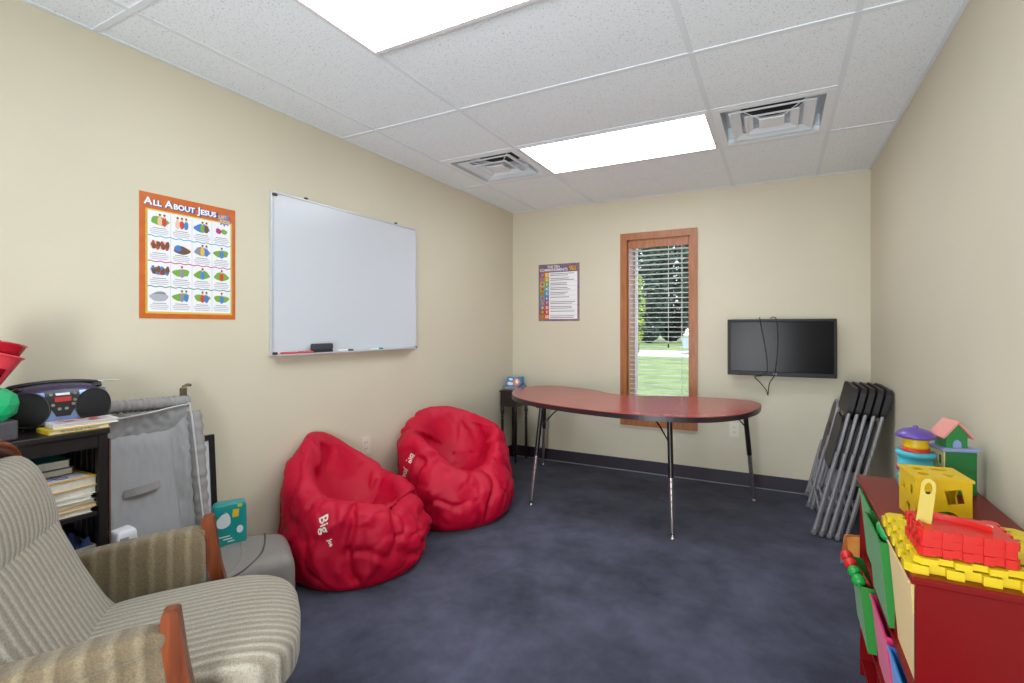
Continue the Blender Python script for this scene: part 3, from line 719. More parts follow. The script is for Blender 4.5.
# ------------------------------------------------------------------ beanbags
m_bag = mat('beanbag_red', (192,5,48), 0.5, var=0.05, vscale=5, bump=0.10, bscale=240, spec=0.28)
m_tag = mat('tag_white', (232,226,214), 0.5)
def beanbag(loc, rz, label, prm, seed, tagdir, tag_rot, two):
    t = thing('beanbag_chair', label, 'beanbag', loc, rot=(0,0,rz))
    RX, RY, zb, za, zf, hc = prm['rx'], prm['ry'], prm['back'], prm['arm'], prm['front'], prm['hollow']
    def prof(th):
        c = cos(th); bk = max(0, -c); fr = max(0, c); sd = abs(sin(th))
        wsum = bk**1.3+fr**1.6+sd**2.2
        zr = (zb*bk**1.3+zf*fr**1.6+za*sd**2.2)/wsum
        rr = 1.0/math.sqrt((cos(th)/RX)**2+(sin(th)/RY)**2)
        rim = (0.80*bk+0.66*fr+0.78*sd)/(bk+fr+sd)
        return zr, rr, rim
    NU, NV = 220, 110
    def f(u, v):
        th = 2*pi*u
        zr, rr, rim = prof(th)
        cx = prm.get('cx', 0.04)
        pts = [(0,0.0),(rr*0.55,0.0),(rr*0.88,0.002),(rr*1.0,0.075),(rr*1.03,0.17),(rr*0.98,min(0.30, zr*0.62)),(rr*(rim+0.16),zr*0.86),(rr*rim,zr),(rr*(rim-0.14),zr*0.94),(rr*(rim-0.26),hc+(zr-hc)*0.45),(rr*0.2,hc+0.015),(0,hc)]
        k = len(pts)-1; x = v*k; i = min(int(x), k-1); tt = x-i
        def P(j): j = max(0, min(k, j)); return pts[j]
        p0, p1, p2, p3 = P(i-1), P(i), P(i+1), P(i+2)
        q = [0.5*((2*p1[d])+(p2[d]-p0[d])*tt+(2*p0[d]-5*p1[d]+4*p2[d]-p3[d])*tt*tt+(3*p1[d]-p0[d]-3*p2[d]+p3[d])*tt**3) for d in (0,1)]
        r_, z = max(0, q[0]), max(0, q[1])
        top = max(0, (v-0.55)/0.45)
        p = Vector((r_*cos(th)+cx*top*0.6, r_*sin(th), z))
        # wrinkles: ridged folds, strongest at the sides and the rim
        s3 = Vector((seed*3.1, seed*1.7, seed))
        d = 0.018*noise.noise(p*3.1+s3*2)
        for sc, am, wd in ((2.6, 0.030, 0.09), (5.2, 0.016, 0.10), (10.5, 0.006, 0.12)):
            e = Vector((p.x*sc, p.y*sc, p.z*sc*0.8))+s3*sc
            wv = Vector((noise.noise(e*0.7+Vector((1,8,3))), noise.noise(e*0.7+Vector((5,2,7))), noise.noise(e*0.7+Vector((9,4,1)))))*0.5
            nn = noise.noise(e+wv)
            d -= am*math.exp(-(nn/wd)**2)
            nn2 = noise.noise(e*1.3+Vector((31,7,5)))
            d += am*0.45*math.exp(-(nn2/(wd*1.6))**2)
        k2 = min(1.0, z/0.07)
        n_ = Vector((cos(th)*max(0.15, 1-abs(v-0.42)*1.7), sin(th)*max(0.15, 1-abs(v-0.42)*1.7), 0.7*top)).normalized()
        p += n_*d*k2
        p.z = max(0.0, p.z)
        wx = loc[0]+p.x*cos(rz)-p.y*sin(rz)             # cloth pressed against the left wall
        lim = 0.016+0.03*max(0, 0.35-p.z)*0
        if wx < lim+0.04:
            t_ = wx-lim-0.04; nx = lim+0.04*math.exp(t_/0.04); dx = nx-wx
            p.x += dx*cos(rz); p.y -= dx*sin(rz)
        return p
    g = G(); g.grid(f, NU, NV, True)
    bmesh.ops.remove_doubles(g.bm, verts=g.bm.verts[:], dist=1e-5)
    bmesh.ops.recalc_face_normals(g.bm, faces=g.bm.faces[:])
    bvh = BVHTree.FromBMesh(g.bm)
    part('cover', g, m_bag, t)
    # stitched lettering laid onto the cloth
    og, dr, upv = Vector(tagdir[0]), Vector(tagdir[1]).normalized(), Vector(tagdir[2])
    xa = upv.cross(-dr).normalized(); ya = (-dr).cross(xa).normalized()
    cr_, sr_ = cos(tag_rot), sin(tag_rot)
    for txt, off, sz in two:
        g = G(); g.text(txt, sz, T(off[0], off[1], 0), 0.0, bold=0.0010)
        bmesh.ops.triangulate(g.bm, faces=g.bm.faces[:])
        bmesh.ops.subdivide_edges(g.bm, edges=g.bm.edges[:], cuts=1)
        for v in g.bm.verts:
            a, b2 = v.co.x*cr_-v.co.y*sr_, v.co.x*sr_+v.co.y*cr_
            w_ = og+xa*a+ya*b2
            h = bvh.ray_cast(w_, dr)
            v.co = (h[0]+h[1]*0.003) if h[0] else w_
        part('lettering', g, m_tag, t, label='white stitched lettering')
    # seams
    for th in (R(-60), R(62), R(180), R(-140)):
        g = G(); P = []
        for q in range(14):
            v = 0.10+0.42*q/13; p = f(th/(2*pi) % 1.0, v); P.append(p+Vector((cos(th), sin(th), 0))*0.001)
        g.tube(P, 0.0028, 6); part('seam', g, m_bag, t)
    return t
beanbag((0.332, 2.222, 0), R(14), 'crumpled red beanbag nearer the camera, beside the grey bag', dict(rx=0.375, ry=0.365, back=0.70, arm=0.44, front=0.36, hollow=0.25), 1.0,
        ((0.9*cos(R(-82)), 0.9*sin(R(-82)), 0.34), (-cos(R(-82)), -sin(R(-82)), 0), (0,0,1)), R(-66), [('Big', (-0.01, 0.0), 0.062), ('Joe', (0.085, -0.004), 0.026)])
beanbag((0.385, 3.065, 0), R(-28), 'rounder red beanbag farther from the camera, toward the side table', dict(rx=0.39, ry=0.41, back=0.71, arm=0.59, front=0.35, hollow=0.28), 2.3,
        ((0.9*cos(R(-80)), 0.9*sin(R(-80)), 0.40), (-cos(R(-80)), -sin(R(-80)), 0), (0,0,1)), R(-108), [('Big', (-0.052, 0.0), 0.055), ('Joe', (0.052, 0.0), 0.05)])

# ------------------------------------------------------------------ folding chairs
m_fgrey = mat('chair_grey', (146,146,150), 0.4, metal=0.2)
m_fblack = mat('chair_black', (34,33,35), 0.55)
m_fcap = mat('foot_grey', (110,110,112), 0.7)
def folding_chair(label, w, h, group, pad, m_pad, kind, off=0.05):
    t = thing('folding_chair', label, 'folding chair', group=group)
    r = 0.0105; hw = w/2
    P = [(-hw,0,0.012),(-hw,0,h-0.08)]
    P = [(-hw,0,0.012)]+[(-hw,0,h*q/6) for q in range(1,5)]+[(-hw,0,h-0.09),(-hw+0.012,0,h-0.045),(-hw+0.045,0,h-0.015),(-hw+0.09,0,h-0.008),(hw-0.09,0,h-0.008),(hw-0.045,0,h-0.015),(hw-0.012,0,h-0.045),(hw,0,h-0.09)]+[(hw,0,h*q/6) for q in range(4,0,-1)]+[(hw,0,0.012)]
    g = G(); g.tube(P, r, 10); part('front_frame', g, m_fgrey, t)
    hw2 = hw+off; y2 = 0.012
    P = [(-hw2,y2,0.012),(-hw2,y2,h*0.56),(-hw2+0.012,y2,h*0.585),(hw2-0.012,y2,h*0.585),(hw2,y2,h*0.56),(hw2,y2,0.012)]
    P = [(-hw2,y2+0.006,0.012),(-hw2,y2,h*0.57)]
    g = G(); g.tube(P, r, 10); g.tube([(hw2,y2+0.006,0.012),(hw2,y2,h*0.57)], r, 10)
    g.tube([(-hw2,y2+0.004,h*0.16),(hw2,y2+0.004,h*0.16)], r*0.8, 10)
    part('rear_frame', g, m_fgrey, t)
    g = G(); g.tube([(-hw,0,h*0.20),(hw,0,h*0.20)], r*0.8, 10); part('stretcher', g, m_fgrey, t)
    for x, y in ((-hw,0),(hw,0),(-hw2,y2+0.006),(hw2,y2+0.006)):
        g = G(); g.lathe([(0,0),(0.013,0),(0.0155,0.006),(0.0135,0.035),(0.0108,0.037)], 12, M=T(x, y, 0)); part('foot_cap', g, m_fcap, t)
    if pad:
        g = G()
        outl_ = rrect(w+0.034, 0.185, 0.045, 6) if kind == 0 else rrect(w-0.018, 0.27, 0.08, 6, cy=-0.06)
        g.prism(outl_, -0.013 if kind == 0 else -0.006, 0.016 if kind == 0 else 0.010, M=T(0, 0, h-0.088) @ Matrix(((1,0,0,0),(0,0,-1,0),(0,1,0,0),(0,0,0,1))))
        bmesh.ops.bevel(g.bm, geom=[e for e in g.bm.edges if e.is_boundary is False and len(e.link_faces) == 2 and e.calc_face_angle(0) > 1.2], offset=0.008, segments=2, affect='EDGES')
        part('backrest', g, m_pad, t)
    g = G(); g.prism(rrect(w-0.10, h*0.36, 0.05, 6), 0.0, 0.014, M=T(0, 0.018, h*0.60) @ Matrix(((1,0,0,0),(0,0,-1,0),(0,1,0,0),(0,0,0,1))))
    part('seat', g, m_pad, t)
    return t
# local +x runs toward the back wall, local +y toward the right wall; the chair leans toward the right wall
def lean(a, yaw=0): 
    Mx = Rm(yaw, 'Z') @ Rm(R(a), 'Y') @ Matrix(((0,1,0,0),(1,0,0,0),(0,0,-1,0),(0,0,0,1)))
    return Mx
def lean_rot(a, yaw=0.0):
    # local x -> world +Y, local y -> world -X mirrored by a half turn so the seat side faces the wall
    return (Rm(yaw, 'Z') @ Rm(R(a), 'Y') @ Rm(R(90), 'Z')).to_euler()
fc_group = 'folding chairs leaning in the back right corner'
names = ['grey metal folding chair with black back, outermost and leftmost of the leaning stack', 'second folding chair from the left in the leaning stack of five', 'third folding chair, in the middle of the leaning stack of five', 'fourth folding chair from the left in the leaning stack of five', 'folding chair of the stack leaning directly against the right wall']
fc = None
for i in range(5):
    x = 2.674+0.0412*i
    loc = (x, 4.00-0.012*i, 0.004)
    rt = lean_rot(13.0, R(0))
    if fc is None:
        fc = folding_chair(names[0], 0.43, 0.955, fc_group, True, m_fblack, 0); fc.location = loc; fc.rotation_euler = rt
    else: dup(fc, loc, rt, label=names[i])
m_brown = mat('chair_brown', (70,58,52), 0.5)
kc = folding_chair('small folding chair with brown seat left of the taller stack', 0.24, 0.80, fc_group, True, m_brown, 1, 0.014)
kc.location = (2.668, 4.385, 0.003); kc.rotation_euler = lean_rot(13.0)

# ------------------------------------------------------------------ red toy organizer
m_red = mat('organizer_red', (118,10,14), 0.28, var=0.05, vscale=4, spec=0.30)
ox0, ox1, oy0, oy1, oz = 2.735, 3.070, 1.592, 2.425, 0.750
og = thing('toy_organizer', 'red wooden toy organizer shelf along the right wall', 'toy shelf', ((ox0+ox1)/2, (oy0+oy1)/2, 0), world=True)
g = G(); g.box(ox0-0.010, ox1, oy0-0.008, oy1+0.008, oz-0.018, oz, 0.004); part('top', g, m_red, og)
for y in (oy0, oy1-0.016):
    g = G(); g.box(ox0, ox1, y, y+0.016, 0.0, oz-0.018, 0.002); part('end_panel', g, m_red, og)
cw3 = (oy1-oy0-0.032)/3
for k in (1, 2):
    y = oy0+0.016+cw3*k; g = G(); g.box(ox0+0.012, ox1-0.01, y-0.005, y+0.005, 0.04, oz-0.018); part('divider', g, m_red, og)
for z in (0.06, 0.222, 0.458):
    g = G(); g.box(ox0+0.004, ox1-0.01, oy0+0.016, oy1-0.016, z-0.012, z, 0.002); part('shelf', g, m_red, og)
g = G(); g.box(ox1-0.008, ox1-0.002, oy0+0.016, oy1-0.016, 0.02, oz-0.018); part('back_panel', g, m_red, og)
def fabric_bin(y0, y1, z0, z1, x_out, col, label):
    """open-topped cloth bin whose front leans out of the shelf"""
    m = mat('bin_%d_%d_%d' % col, col, 0.75, bump=0.15, bscale=30, sheen=0.1)
    t = thing('fabric_bin', label, 'storage bin', ((x_out+3.0)/2, (y0+y1)/2, z0), group='fabric bins in the red organizer', world=True)
    xb = 3.02; xf0 = x_out+0.022
    th = 0.004
    def wall(A, B, C, Dd, n_):
        n_ = Vector(n_)*th
        V = [Vector(p) for p in (A, B, C, Dd)]
        V += [p+n_ for p in V]
        g._new(V, [(0,1,2,3),(7,6,5,4),(0,4,5,1),(1,5,6,2),(2,6,7,3),(3,7,4,0)])
    g = G()
    wall((xf0,y0,z0),(xf0,y1,z0),(x_out,y1,z1),(x_out,y0,z1),(1,0,0))
    part('front_panel', g, m, t)
    g = G()
    wall((xb,y0,z0),(xb,y1,z0),(xb,y1,z1-0.02),(xb,y0,z1-0.02),(-1,0,0))
    wall((xf0+th,y0,z0),(xb,y0,z0),(xb,y0,z1-0.02),(x_out+th,y0,z1),(0,1,0))
    wall((xf0+th,y1,z0),(xb,y1,z0),(xb,y1,z1-0.02),(x_out+th,y1,z1),(0,-1,0))
    wall((xf0+th,y0+th,z0),(xf0+th,y1-th,z0),(xb-th,y1-th,z0),(xb-th,y0+th,z0),(0,0,1))
    part('body', g, m, t)
    g = G(); g.tube([(x_out-0.001,y0,z1),(x_out-0.001,y1,z1)], 0.0035, 8); part('hem', g, m, t)
    return t
c3 = [oy0+0.016+cw3*k for k in range(4)]
def col(k): return c3[k]+0.012, c3[k+1]-0.012
zlo, zhi = 0.470, 0.705
fabric_bin(c3[0]+0.010, c3[1]-0.012, zlo-0.012, 0.722, 2.730, (222,190,122), 'cream fabric bin at the near end of the top row')
fabric_bin(*col(1), zlo, zhi, 2.714, (34,128,44), 'green fabric bin in the middle of the top row')
fabric_bin(*col(2), zlo, zhi, 2.732, (44,146,56), 'lighter green fabric bin at the far end of the top row')
fabric_bin(*col(2), 0.232, 0.448, 2.702, (36,134,46), 'green fabric bin with toy balls leaning out of the lower row')
fabric_bin(*col(1), 0.225, 0.440, 2.728, (214,40,110), 'magenta fabric bin in the middle of the lower row')
fabric_bin(*col(0), 0.225, 0.430, 2.730, (52,130,206), 'blue fabric bin at the near end of the lower row')

# caterpillar of wooden balls in the lower green bin
cat = thing('bead_toy', 'row of two red and two green balls lying over the lower green bin', 'toy', (2.690, 2.26, 0.44), world=True)
ya0, yb0 = col(2)
P0 = Vector((2.684, 2.335, 0.470)); P1 = Vector((2.702, 2.190, 0.452))
for q in range(4):
    p = P0.lerp(P1, q/3.0)
    g = G(); g.pad(p.x, p.y, p.z, 0.042, 0.042, 0.042, 1.0, 20, 12); part('ball', g, mat('ball_red', (206,36,36), 0.35) if q < 2 else mat('ball_green', (30,150,60), 0.35), cat, label='red ball' if q < 2 else 'green ball')
g = G(); g.cyl(P0+Vector((0.022,0.0,-0.012)), P1+Vector((0.03,0.0,-0.012)), 0.006, n=10); part('rod', g, mat('rod_red', (190,30,40), 0.4), cat)
g = G()
g.pad(2.738, 1.955, 0.715, 0.040, 0.10, 0.032, 0.8, 20, 12, fn=lambda p: p+Vector((0,0,0.006*sin(p.y*150))))
g.pad(2.775, 2.0, 0.680, 0.07, 0.09, 0.06, 0.8, 20, 12)
g.box(2.772, 2.82, 1.95, 2.03, 0.475, 0.67, 0.006)
solo('green_toy', g, mat('toy_green', (24,150,72), 0.4), 'small green plastic toy poking out of the middle green bin', 'toy')

# ------------------------------------------------------------------ toys on the organizer
m_yel = mat('toy_yellow', (218,192,34), 0.38, spec=0.4)
m_yel2 = mat('cube_yellow', (222,184,22), 0.38)
m_tred = mat('toy_red', (206,36,30), 0.35)
def waffle(w, d, nx, ny, tooth):
    out = []
    def edge(p, q, n_, nrm):
        p, q, nrm = Vector(p), Vector(q), Vector(nrm)
        for i in range(n_):
            a = p.lerp(q, i/n_); b2 = p.lerp(q, (i+1)/n_)
            o = nrm*(tooth if i % 2 == 0 else 0)
            out.append(tuple((a+o)[:2])); out.append(tuple((b2+o)[:2]))
    edge((-w/2,-d/2),(w/2,-d/2),nx,(0,-1)); edge((w/2,-d/2),(w/2,d/2),ny,(1,0)); edge((w/2,d/2),(-w/2,d/2),nx,(0,1)); edge((-w/2,d/2),(-w/2,-d/2),ny,(-1,0))
    res = []
    for p in out:
        if not res or (Vector(p)-Vector(res[-1])).length > 1e-5: res.append(p)
    return res
def waffle_block(label, loc, rz, w, d, nx, ny, h, m, tooth=0.013):
    g = G(); poly = waffle(w, d, nx, ny, tooth); g.prism(poly, 0.0, h)
    bmesh.ops.bevel(g.bm, geom=[e for e in g.bm.edges if len(e.link_faces) == 2 and e.calc_face_angle(0) > 1.2], offset=0.0022, segments=2, affect='EDGES')
    # raised ribs of the waffle face
    k = 5
    for i in range(k):
        x = -w/2+w*(i+0.5)/k; g.box(x-0.006, x+0.006, -d/2+0.012, d/2-0.012, h-0.001, h+0.003, 0.001)
        y = -d/2+d*(i+0.5)/k; g.box(-w/2+0.012, w/2-0.012, y-0.006, y+0.006, h-0.001, h+0.003, 0.001)
    g.xf(T(*loc) @ Rm(rz, 'Z'))
    return solo('waffle_block', g, m, label, 'toy block', group='plastic waffle blocks on the organizer')
zt = oz
waffle_block('yellow waffle block lying flat on the near end of the red shelf', (2.875, 1.768, zt), R(-1), 0.282, 0.300, 9, 9, 0.020, m_yel)
waffle_block('upper yellow waffle block under the red playground tray', (2.878, 1.758, zt+0.0235), R(2), 0.268, 0.272, 9, 9, 0.014, m_yel)
rt = thing('toy_tray', 'red plastic waffle tray with curved channel stacked on yellow blocks', 'toy', (2.833, 1.682, zt+0.041), rot=(0,0,R(1)))
g = G(); rw, rd = 0.162, 0.116
for zq, mm in ((0.0, 1), (0.0195, 0), (0.0390, 1)):
    poly = waffle(rw, rd, 9, 7, 0.008 if mm else 0.004); g.prism(poly, zq, zq+0.019)
bmesh.ops.bevel(g.bm, geom=[e for e in g.bm.edges if len(e.link_faces) == 2 and e.calc_face_angle(0) > 1.2], offset=0.002, segments=2, affect='EDGES')
part('tray_block', g, m_tred, rt)
g = G()
P = [(-0.070+0.125*q/20, 0.030-0.050*(q/20)**2.2) for q in range(21)]
for q in range(20):
    a, b2 = P[q], P[q+1]
    g._new([(a[0],a[1],0.057),(a[0],a[1]+0.013,0.057),(a[0],a[1]+0.013,0.070),(a[0],a[1],0.070),(b2[0],b2[1],0.057),(b2[0],b2[1]+0.013,0.057),(b2[0],b2[1]+0.013,0.070),(b2[0],b2[1],0.070)], [(0,4,5,1),(1,5,6,2),(2,6,7,3),(3,7,4,0)]+([(0,1,2,3)] if q == 0 else [])+([(4,7,6,5)] if q == 19 else []))
g.box(-0.080, -0.074, -0.050, 0.050, 0.056, 0.064, 0.002)
part('curved_rim', g, m_tred, rt)
g = G(); g.prism(ell(0.018, 0.011, 24), 0.0575, 0.0595, M=T(0.052, 0.022, 0)); part('logo_badge', g, mat('badge_white', (226,214,216), 0.4), rt, label='pale oval badge')
# slide piece
g = G()
sp_ = [(-0.014,0.0),(0.014,0.0),(0.014,0.085)]+[(0.014*cos(R(a_)), 0.085+0.018*sin(R(a_))) for a_ in range(10, 171, 20)]+[(-0.014,0.085)]
hole = [(0.0075*cos(R(a_)), 0.080+0.014*sin(R(a_))) for a_ in range(0, 360, 30)]
MS = T(2.766, 1.668, zt+0.0995) @ Rm(R(8), 'Y') @ Rm(R(-8), 'X') @ Rm(R(-12), 'Z') @ Matrix(((1,0,0,0),(0,0,-1,0),(0,1,0,0),(0,0,0,1)))
g.holed(sp_, [hole], 0.005, M=MS)
for q in range(4): g.box(-0.012, 0.012, 0.012+0.017*q, 0.015+0.017*q, -0.002, 0.0, M=MS)
g.tube([MS @ Vector((p[0]*0.95, p[1]*0.98+0.001, 0.0)) for p in sp_], 0.0022, 6, closed=True)
solo('toy_slide', g, mat('toy_cream', (190,168,70), 0.5, spec=0.3), 'pale yellow rounded toy panel standing up from the red tray', 'toy')
# shape sorter cube
cz = 0.128
sc_ = thing('shape_sorter', 'yellow shape sorting cube with cut-out holes behind the red tray', 'toy', (2.868, 2.030, zt), rot=(0,0,R(6)))
a = 0.066; b_y = 0.060
def sq(cx, cy, s, rot=0): return [(cx+s*cos(R(45+90*i+rot)), cy+s*sin(R(45+90*i+rot))) for i in range(4)]
def ngon(cx, cy, s, n, rot=0): return [(cx+s*cos(R(360/n*i+rot)), cy+s*sin(R(360/n*i+rot))) for i in range(n)]
g = G(); tpk = 0.005
fr = [(-a,0),(a,0),(a,cz),(-a,cz)]
g.holed(fr, [sq(0.026, 0.084, 0.028, 12), ell(0.026, 0.012, 20, 0.008, 0.030), sq(-0.040, 0.082, 0.015, 0)], tpk, M=T(0,-b_y,0) @ M_BACK)
g.holed(fr, [ngon(0,0.06,0.03,3,90)], tpk, M=T(0,b_y+0.005,0) @ M_BACK)
sd = [(-b_y,0),(b_y,0),(b_y,cz),(-b_y,cz)]
g.holed(sd, [ngon(-0.03,0.088,0.020,4,45), ngon(0.028,0.084,0.020,3,90), ngon(-0.01,0.03,0.018,5,10)], tpk, M=T(-a-0.0,0,0) @ M_LEFT)
g.holed(sd, [ngon(0,0.06,0.03,6,0)], tpk, M=T(a-0.005,0,0) @ M_LEFT)
part('cube_shell', g, m_yel2, sc_)
g = G()
g.holed([(-a-0.004,-b_y-0.009),(a+0.004,-b_y-0.009),(a+0.004,b_y+0.009),(-a-0.004,b_y+0.009)], [sq(-0.032,0.026,0.018,10), ell(0.022,0.011,18,0.022,0.032), ngon(0.026,-0.026,0.020,3,20), ngon(-0.036,-0.030,0.015,6,0)], 0.007, M=T(0,0,cz))
part('lid', g, m_yel2, sc_)
g = G(); g.box(-a+0.005, a-0.005, -b_y+0.001, b_y-0.001, 0.0, 0.004); part('base', g, m_yel2, sc_)
g = G(); g.cyl((0.008,-0.035,0.004), (0.008,-0.035,0.040), 0.018, n=20)
g.xf(T(2.868, 2.030, zt+0.0005) @ Rm(R(6), 'Z')); solo('toy_shape', g, mat('shape_green', (40,150,60), 0.4), 'green round shape inside the yellow sorting cube', 'toy')
# aqua pot with purple hat lid
m_aqua = mat('toy_aqua', (70,182,200), 0.35); m_purp = mat('toy_purple', (92,70,150), 0.3)
pt = thing('toy_pot', 'aqua toy pot with yellow neck and purple lid behind the yellow cube', 'toy', (2.884, 2.315, zt))
g = G(); g.lathe([(0.0,0),(0.046,0),(0.052,0.02),(0.051,0.10),(0.046,0.110),(0.055,0.118),(0.058,0.126),(0.055,0.134),(0.044,0.136),(0.042,0.126),(0.0,0.126)], 32); 
part('body', g, m_aqua, pt)
g = G(); g.lathe([(0.0,0.127),(0.040,0.127),(0.040,0.145),(0.0,0.145)], 28); part('red_band', g, m_tred, pt, label='red band')
g = G(); g.lathe([(0.0,0.145),(0.036,0.145),(0.038,0.155),(0.034,0.160),(0.038,0.168),(0.034,0.182),(0.0,0.182)], 28); part('neck', g, m_yel2, pt, label='yellow neck')
g = G(); g.lathe([(0.0,0.181),(0.050,0.180),(0.059,0.184),(0.057,0.192),(0.040,0.206),(0.018,0.213),(0.007,0.214),(0.008,0.220),(0.0,0.223)], 32); part('lid', g, m_purp, pt, label='purple domed lid')
for q, cc in enumerate(((70,182,200), (150,50,120), (70,182,200), (70,182,200))):
    g = G(); g.pad(-0.050*cos(R(25*q-30)), -0.050*sin(R(25*q-10))*0.6, 0.100-0.026*q, 0.016, 0.016, 0.022, 1.0, 14, 8); part('knob', g, mat('knob_%d_%d_%d' % cc, cc, 0.35), pt)
# dollhouse
m_hgreen = mat('house_green', (46,132,70), 0.4); m_hblue = mat('house_blue', (146,160,208), 0.4); m_hpink = mat('house_pink', (216,140,130), 0.45); m_hcream = mat('house_cream', (232,220,160), 0.45)
dh = thing('toy_house', 'toy house with green walls and pink roof standing against the right wall', 'toy house', (2.996, 2.345, zt), rot=(0,0,R(17)))
g = G(); g.box(-0.050, 0.044, -0.040, 0.040, 0.0, 0.145, 0.002); part('wall', g, m_hgreen, dh)
g = G(); g.holed([(-0.040,0.0),(0.040,0.0),(0.040,0.145),(-0.040,0.145)], [rrect(0.018,0.034,0.007,cx=-0.018,cy=0.115), rrect(0.018,0.034,0.007,cx=0.018,cy=0.115), rrect(0.018,0.034,0.007,cx=-0.018,cy=0.05), rrect(0.018,0.034,0.007,cx=0.018,cy=0.05)], 0.004, M=T(-0.055,0,0) @ M_LEFT)
part('side_wall', g, m_hcream, dh, label='cream side wall with windows')
g = G(); g.box(-0.062, 0.052, -0.048, 0.048, 0.145, 0.156, 0.003); part('terrace', g, m_hblue, dh, label='pale blue flat roof')
g = G(); g.prism([(-0.032,0.156),(0.032,0.156),(0.032,0.200),(0.0,0.238),(-0.032,0.200)], -0.030, 0.030, M=T(-0.010,0,0) @ M_BACK); part('attic', g, m_hgreen, dh)
g = G(); g.prism([(-0.012,0.157),(0.012,0.157),(0.012,0.172),(0.008,0.180),(0,0.184),(-0.008,0.180),(-0.012,0.172)], 0.030, 0.033, M=T(-0.010,0,0) @ M_BACK); part('door', g, m_hblue, dh, label='pale blue arched door')
g = G()
for s_ in (-1, 1): g.prism([(0,0.2385),(s_*0.044,0.187),(s_*0.047,0.192),(0,0.2475)], -0.040, 0.040, M=T(-0.010,0,0) @ M_BACK)
part('roof', g, m_hpink, dh, label='pink gabled roof')

# picture book standing open on the floor beyond the organizer
bk = thing('picture_book', 'orange picture book with blue edge on the floor behind the red shelf', 'book', (2.880, 3.36, 0), rot=(0,0,R(20)))
for s_ in (-1, 1):
    g = G(); g.box(-0.10, 0.10, 0.0, 0.004, 0.0, 0.185, M=T(0, s_*0.058, 0.0015) @ Rm(R(s_*15), 'X'))
    part('cover', g, mat('cover_orange', (224,120,60), 0.4, col2=(230,160,80), vscale=12), bk)
    g = G(); g.box(-0.10, 0.10, -0.0015, 0.0055, 0.0, 0.016, M=T(0, s_*0.058, 0.0015) @ Rm(R(s_*15), 'X')); part('edge_strip', g, mat('strip_blue', (60,150,200), 0.4), bk, label='blue edge strip')

# ------------------------------------------------------------------ glider armchair
m_seatf = striped('fabric_seat', (152,144,128), (184,177,161), 0, 0.026)
m_armf = striped('fabric_arm', (120,106,83), (141,128,103), 1, 0.050, 0.1)
m_cwood = wood('chair_wood', (136,68,32), (92,42,20), 'Z', 0.3)
ac = thing('armchair', 'striped beige glider armchair with wooden arm posts at the left', 'armchair', (0.875, 1.070, 0), rot=(0,0,R(-35.5)))
def seat_warp(p):
    k = max(0, (p.y-0.05)/0.27); x = p.x/0.27
    p.z += 0.012*math.cos(min(1, abs(x))*pi/2)-0.035*k*k
    p.y -= 0.03*x*x*k
    return p
g = G(); g.pad(0, 0.0, 0.365, 0.545, 0.60, 0.155, 0.42, 56, 30, fn=seat_warp); part('seat_cushion', g, m_seatf, ac)
# back cushion: profile in (y,z), leaning backwards
def back_fn(f_pts, th_pts, hw, e=0.5):
    F = cr_open([(0, y, z) for y, z in f_pts], 10)
    n_ = len(F)-1
    def f(u, v):
        x_ = v*n_; i = min(int(x_), n_-1); tt = x_-i; c = F[i].lerp(F[i+1], tt)
        tg = (F[min(i+1, n_)]-F[max(i, 0)]).normalized(); nn = Vector((0, -tg.z, tg.y))
        k = v*(len(th_pts)-1); j = min(int(k), len(th_pts)-2); th = th_pts[j]+(th_pts[j+1]-th_pts[j])*(k-j)
        a_ = 2*pi*u
        def sp(q, p_): return math.copysign(abs(q)**p_, q)
        w_ = hw*(1-0.30*max(0, (v-0.80)/0.20)**2.5)*(1-0.12*max(0, (0.12-v)/0.12)**2)
        return c+Vector((sp(cos(a_), e)*w_, 0, 0))+nn*(th/2*(1-sp(sin(a_), 0.8)))
    return f
g = G(); g.grid(back_fn([(-0.190,0.385),(-0.232,0.46),(-0.285,0.58),(-0.335,0.70),(-0.358,0.735)], [0.02,0.10,0.13,0.12,0.02], 0.268), 56, 36, True)
part('back_cushion', g, m_seatf, ac)
g = G(); g.grid(back_fn([(-0.355,0.712),(-0.348,0.755),(-0.360,0.830),(-0.393,0.905),(-0.440,0.937),(-0.485,0.932)], [0.02,0.10,0.15,0.14,0.08,0.01], 0.272), 56, 36, True)
part('headrest', g, m_seatf, ac)
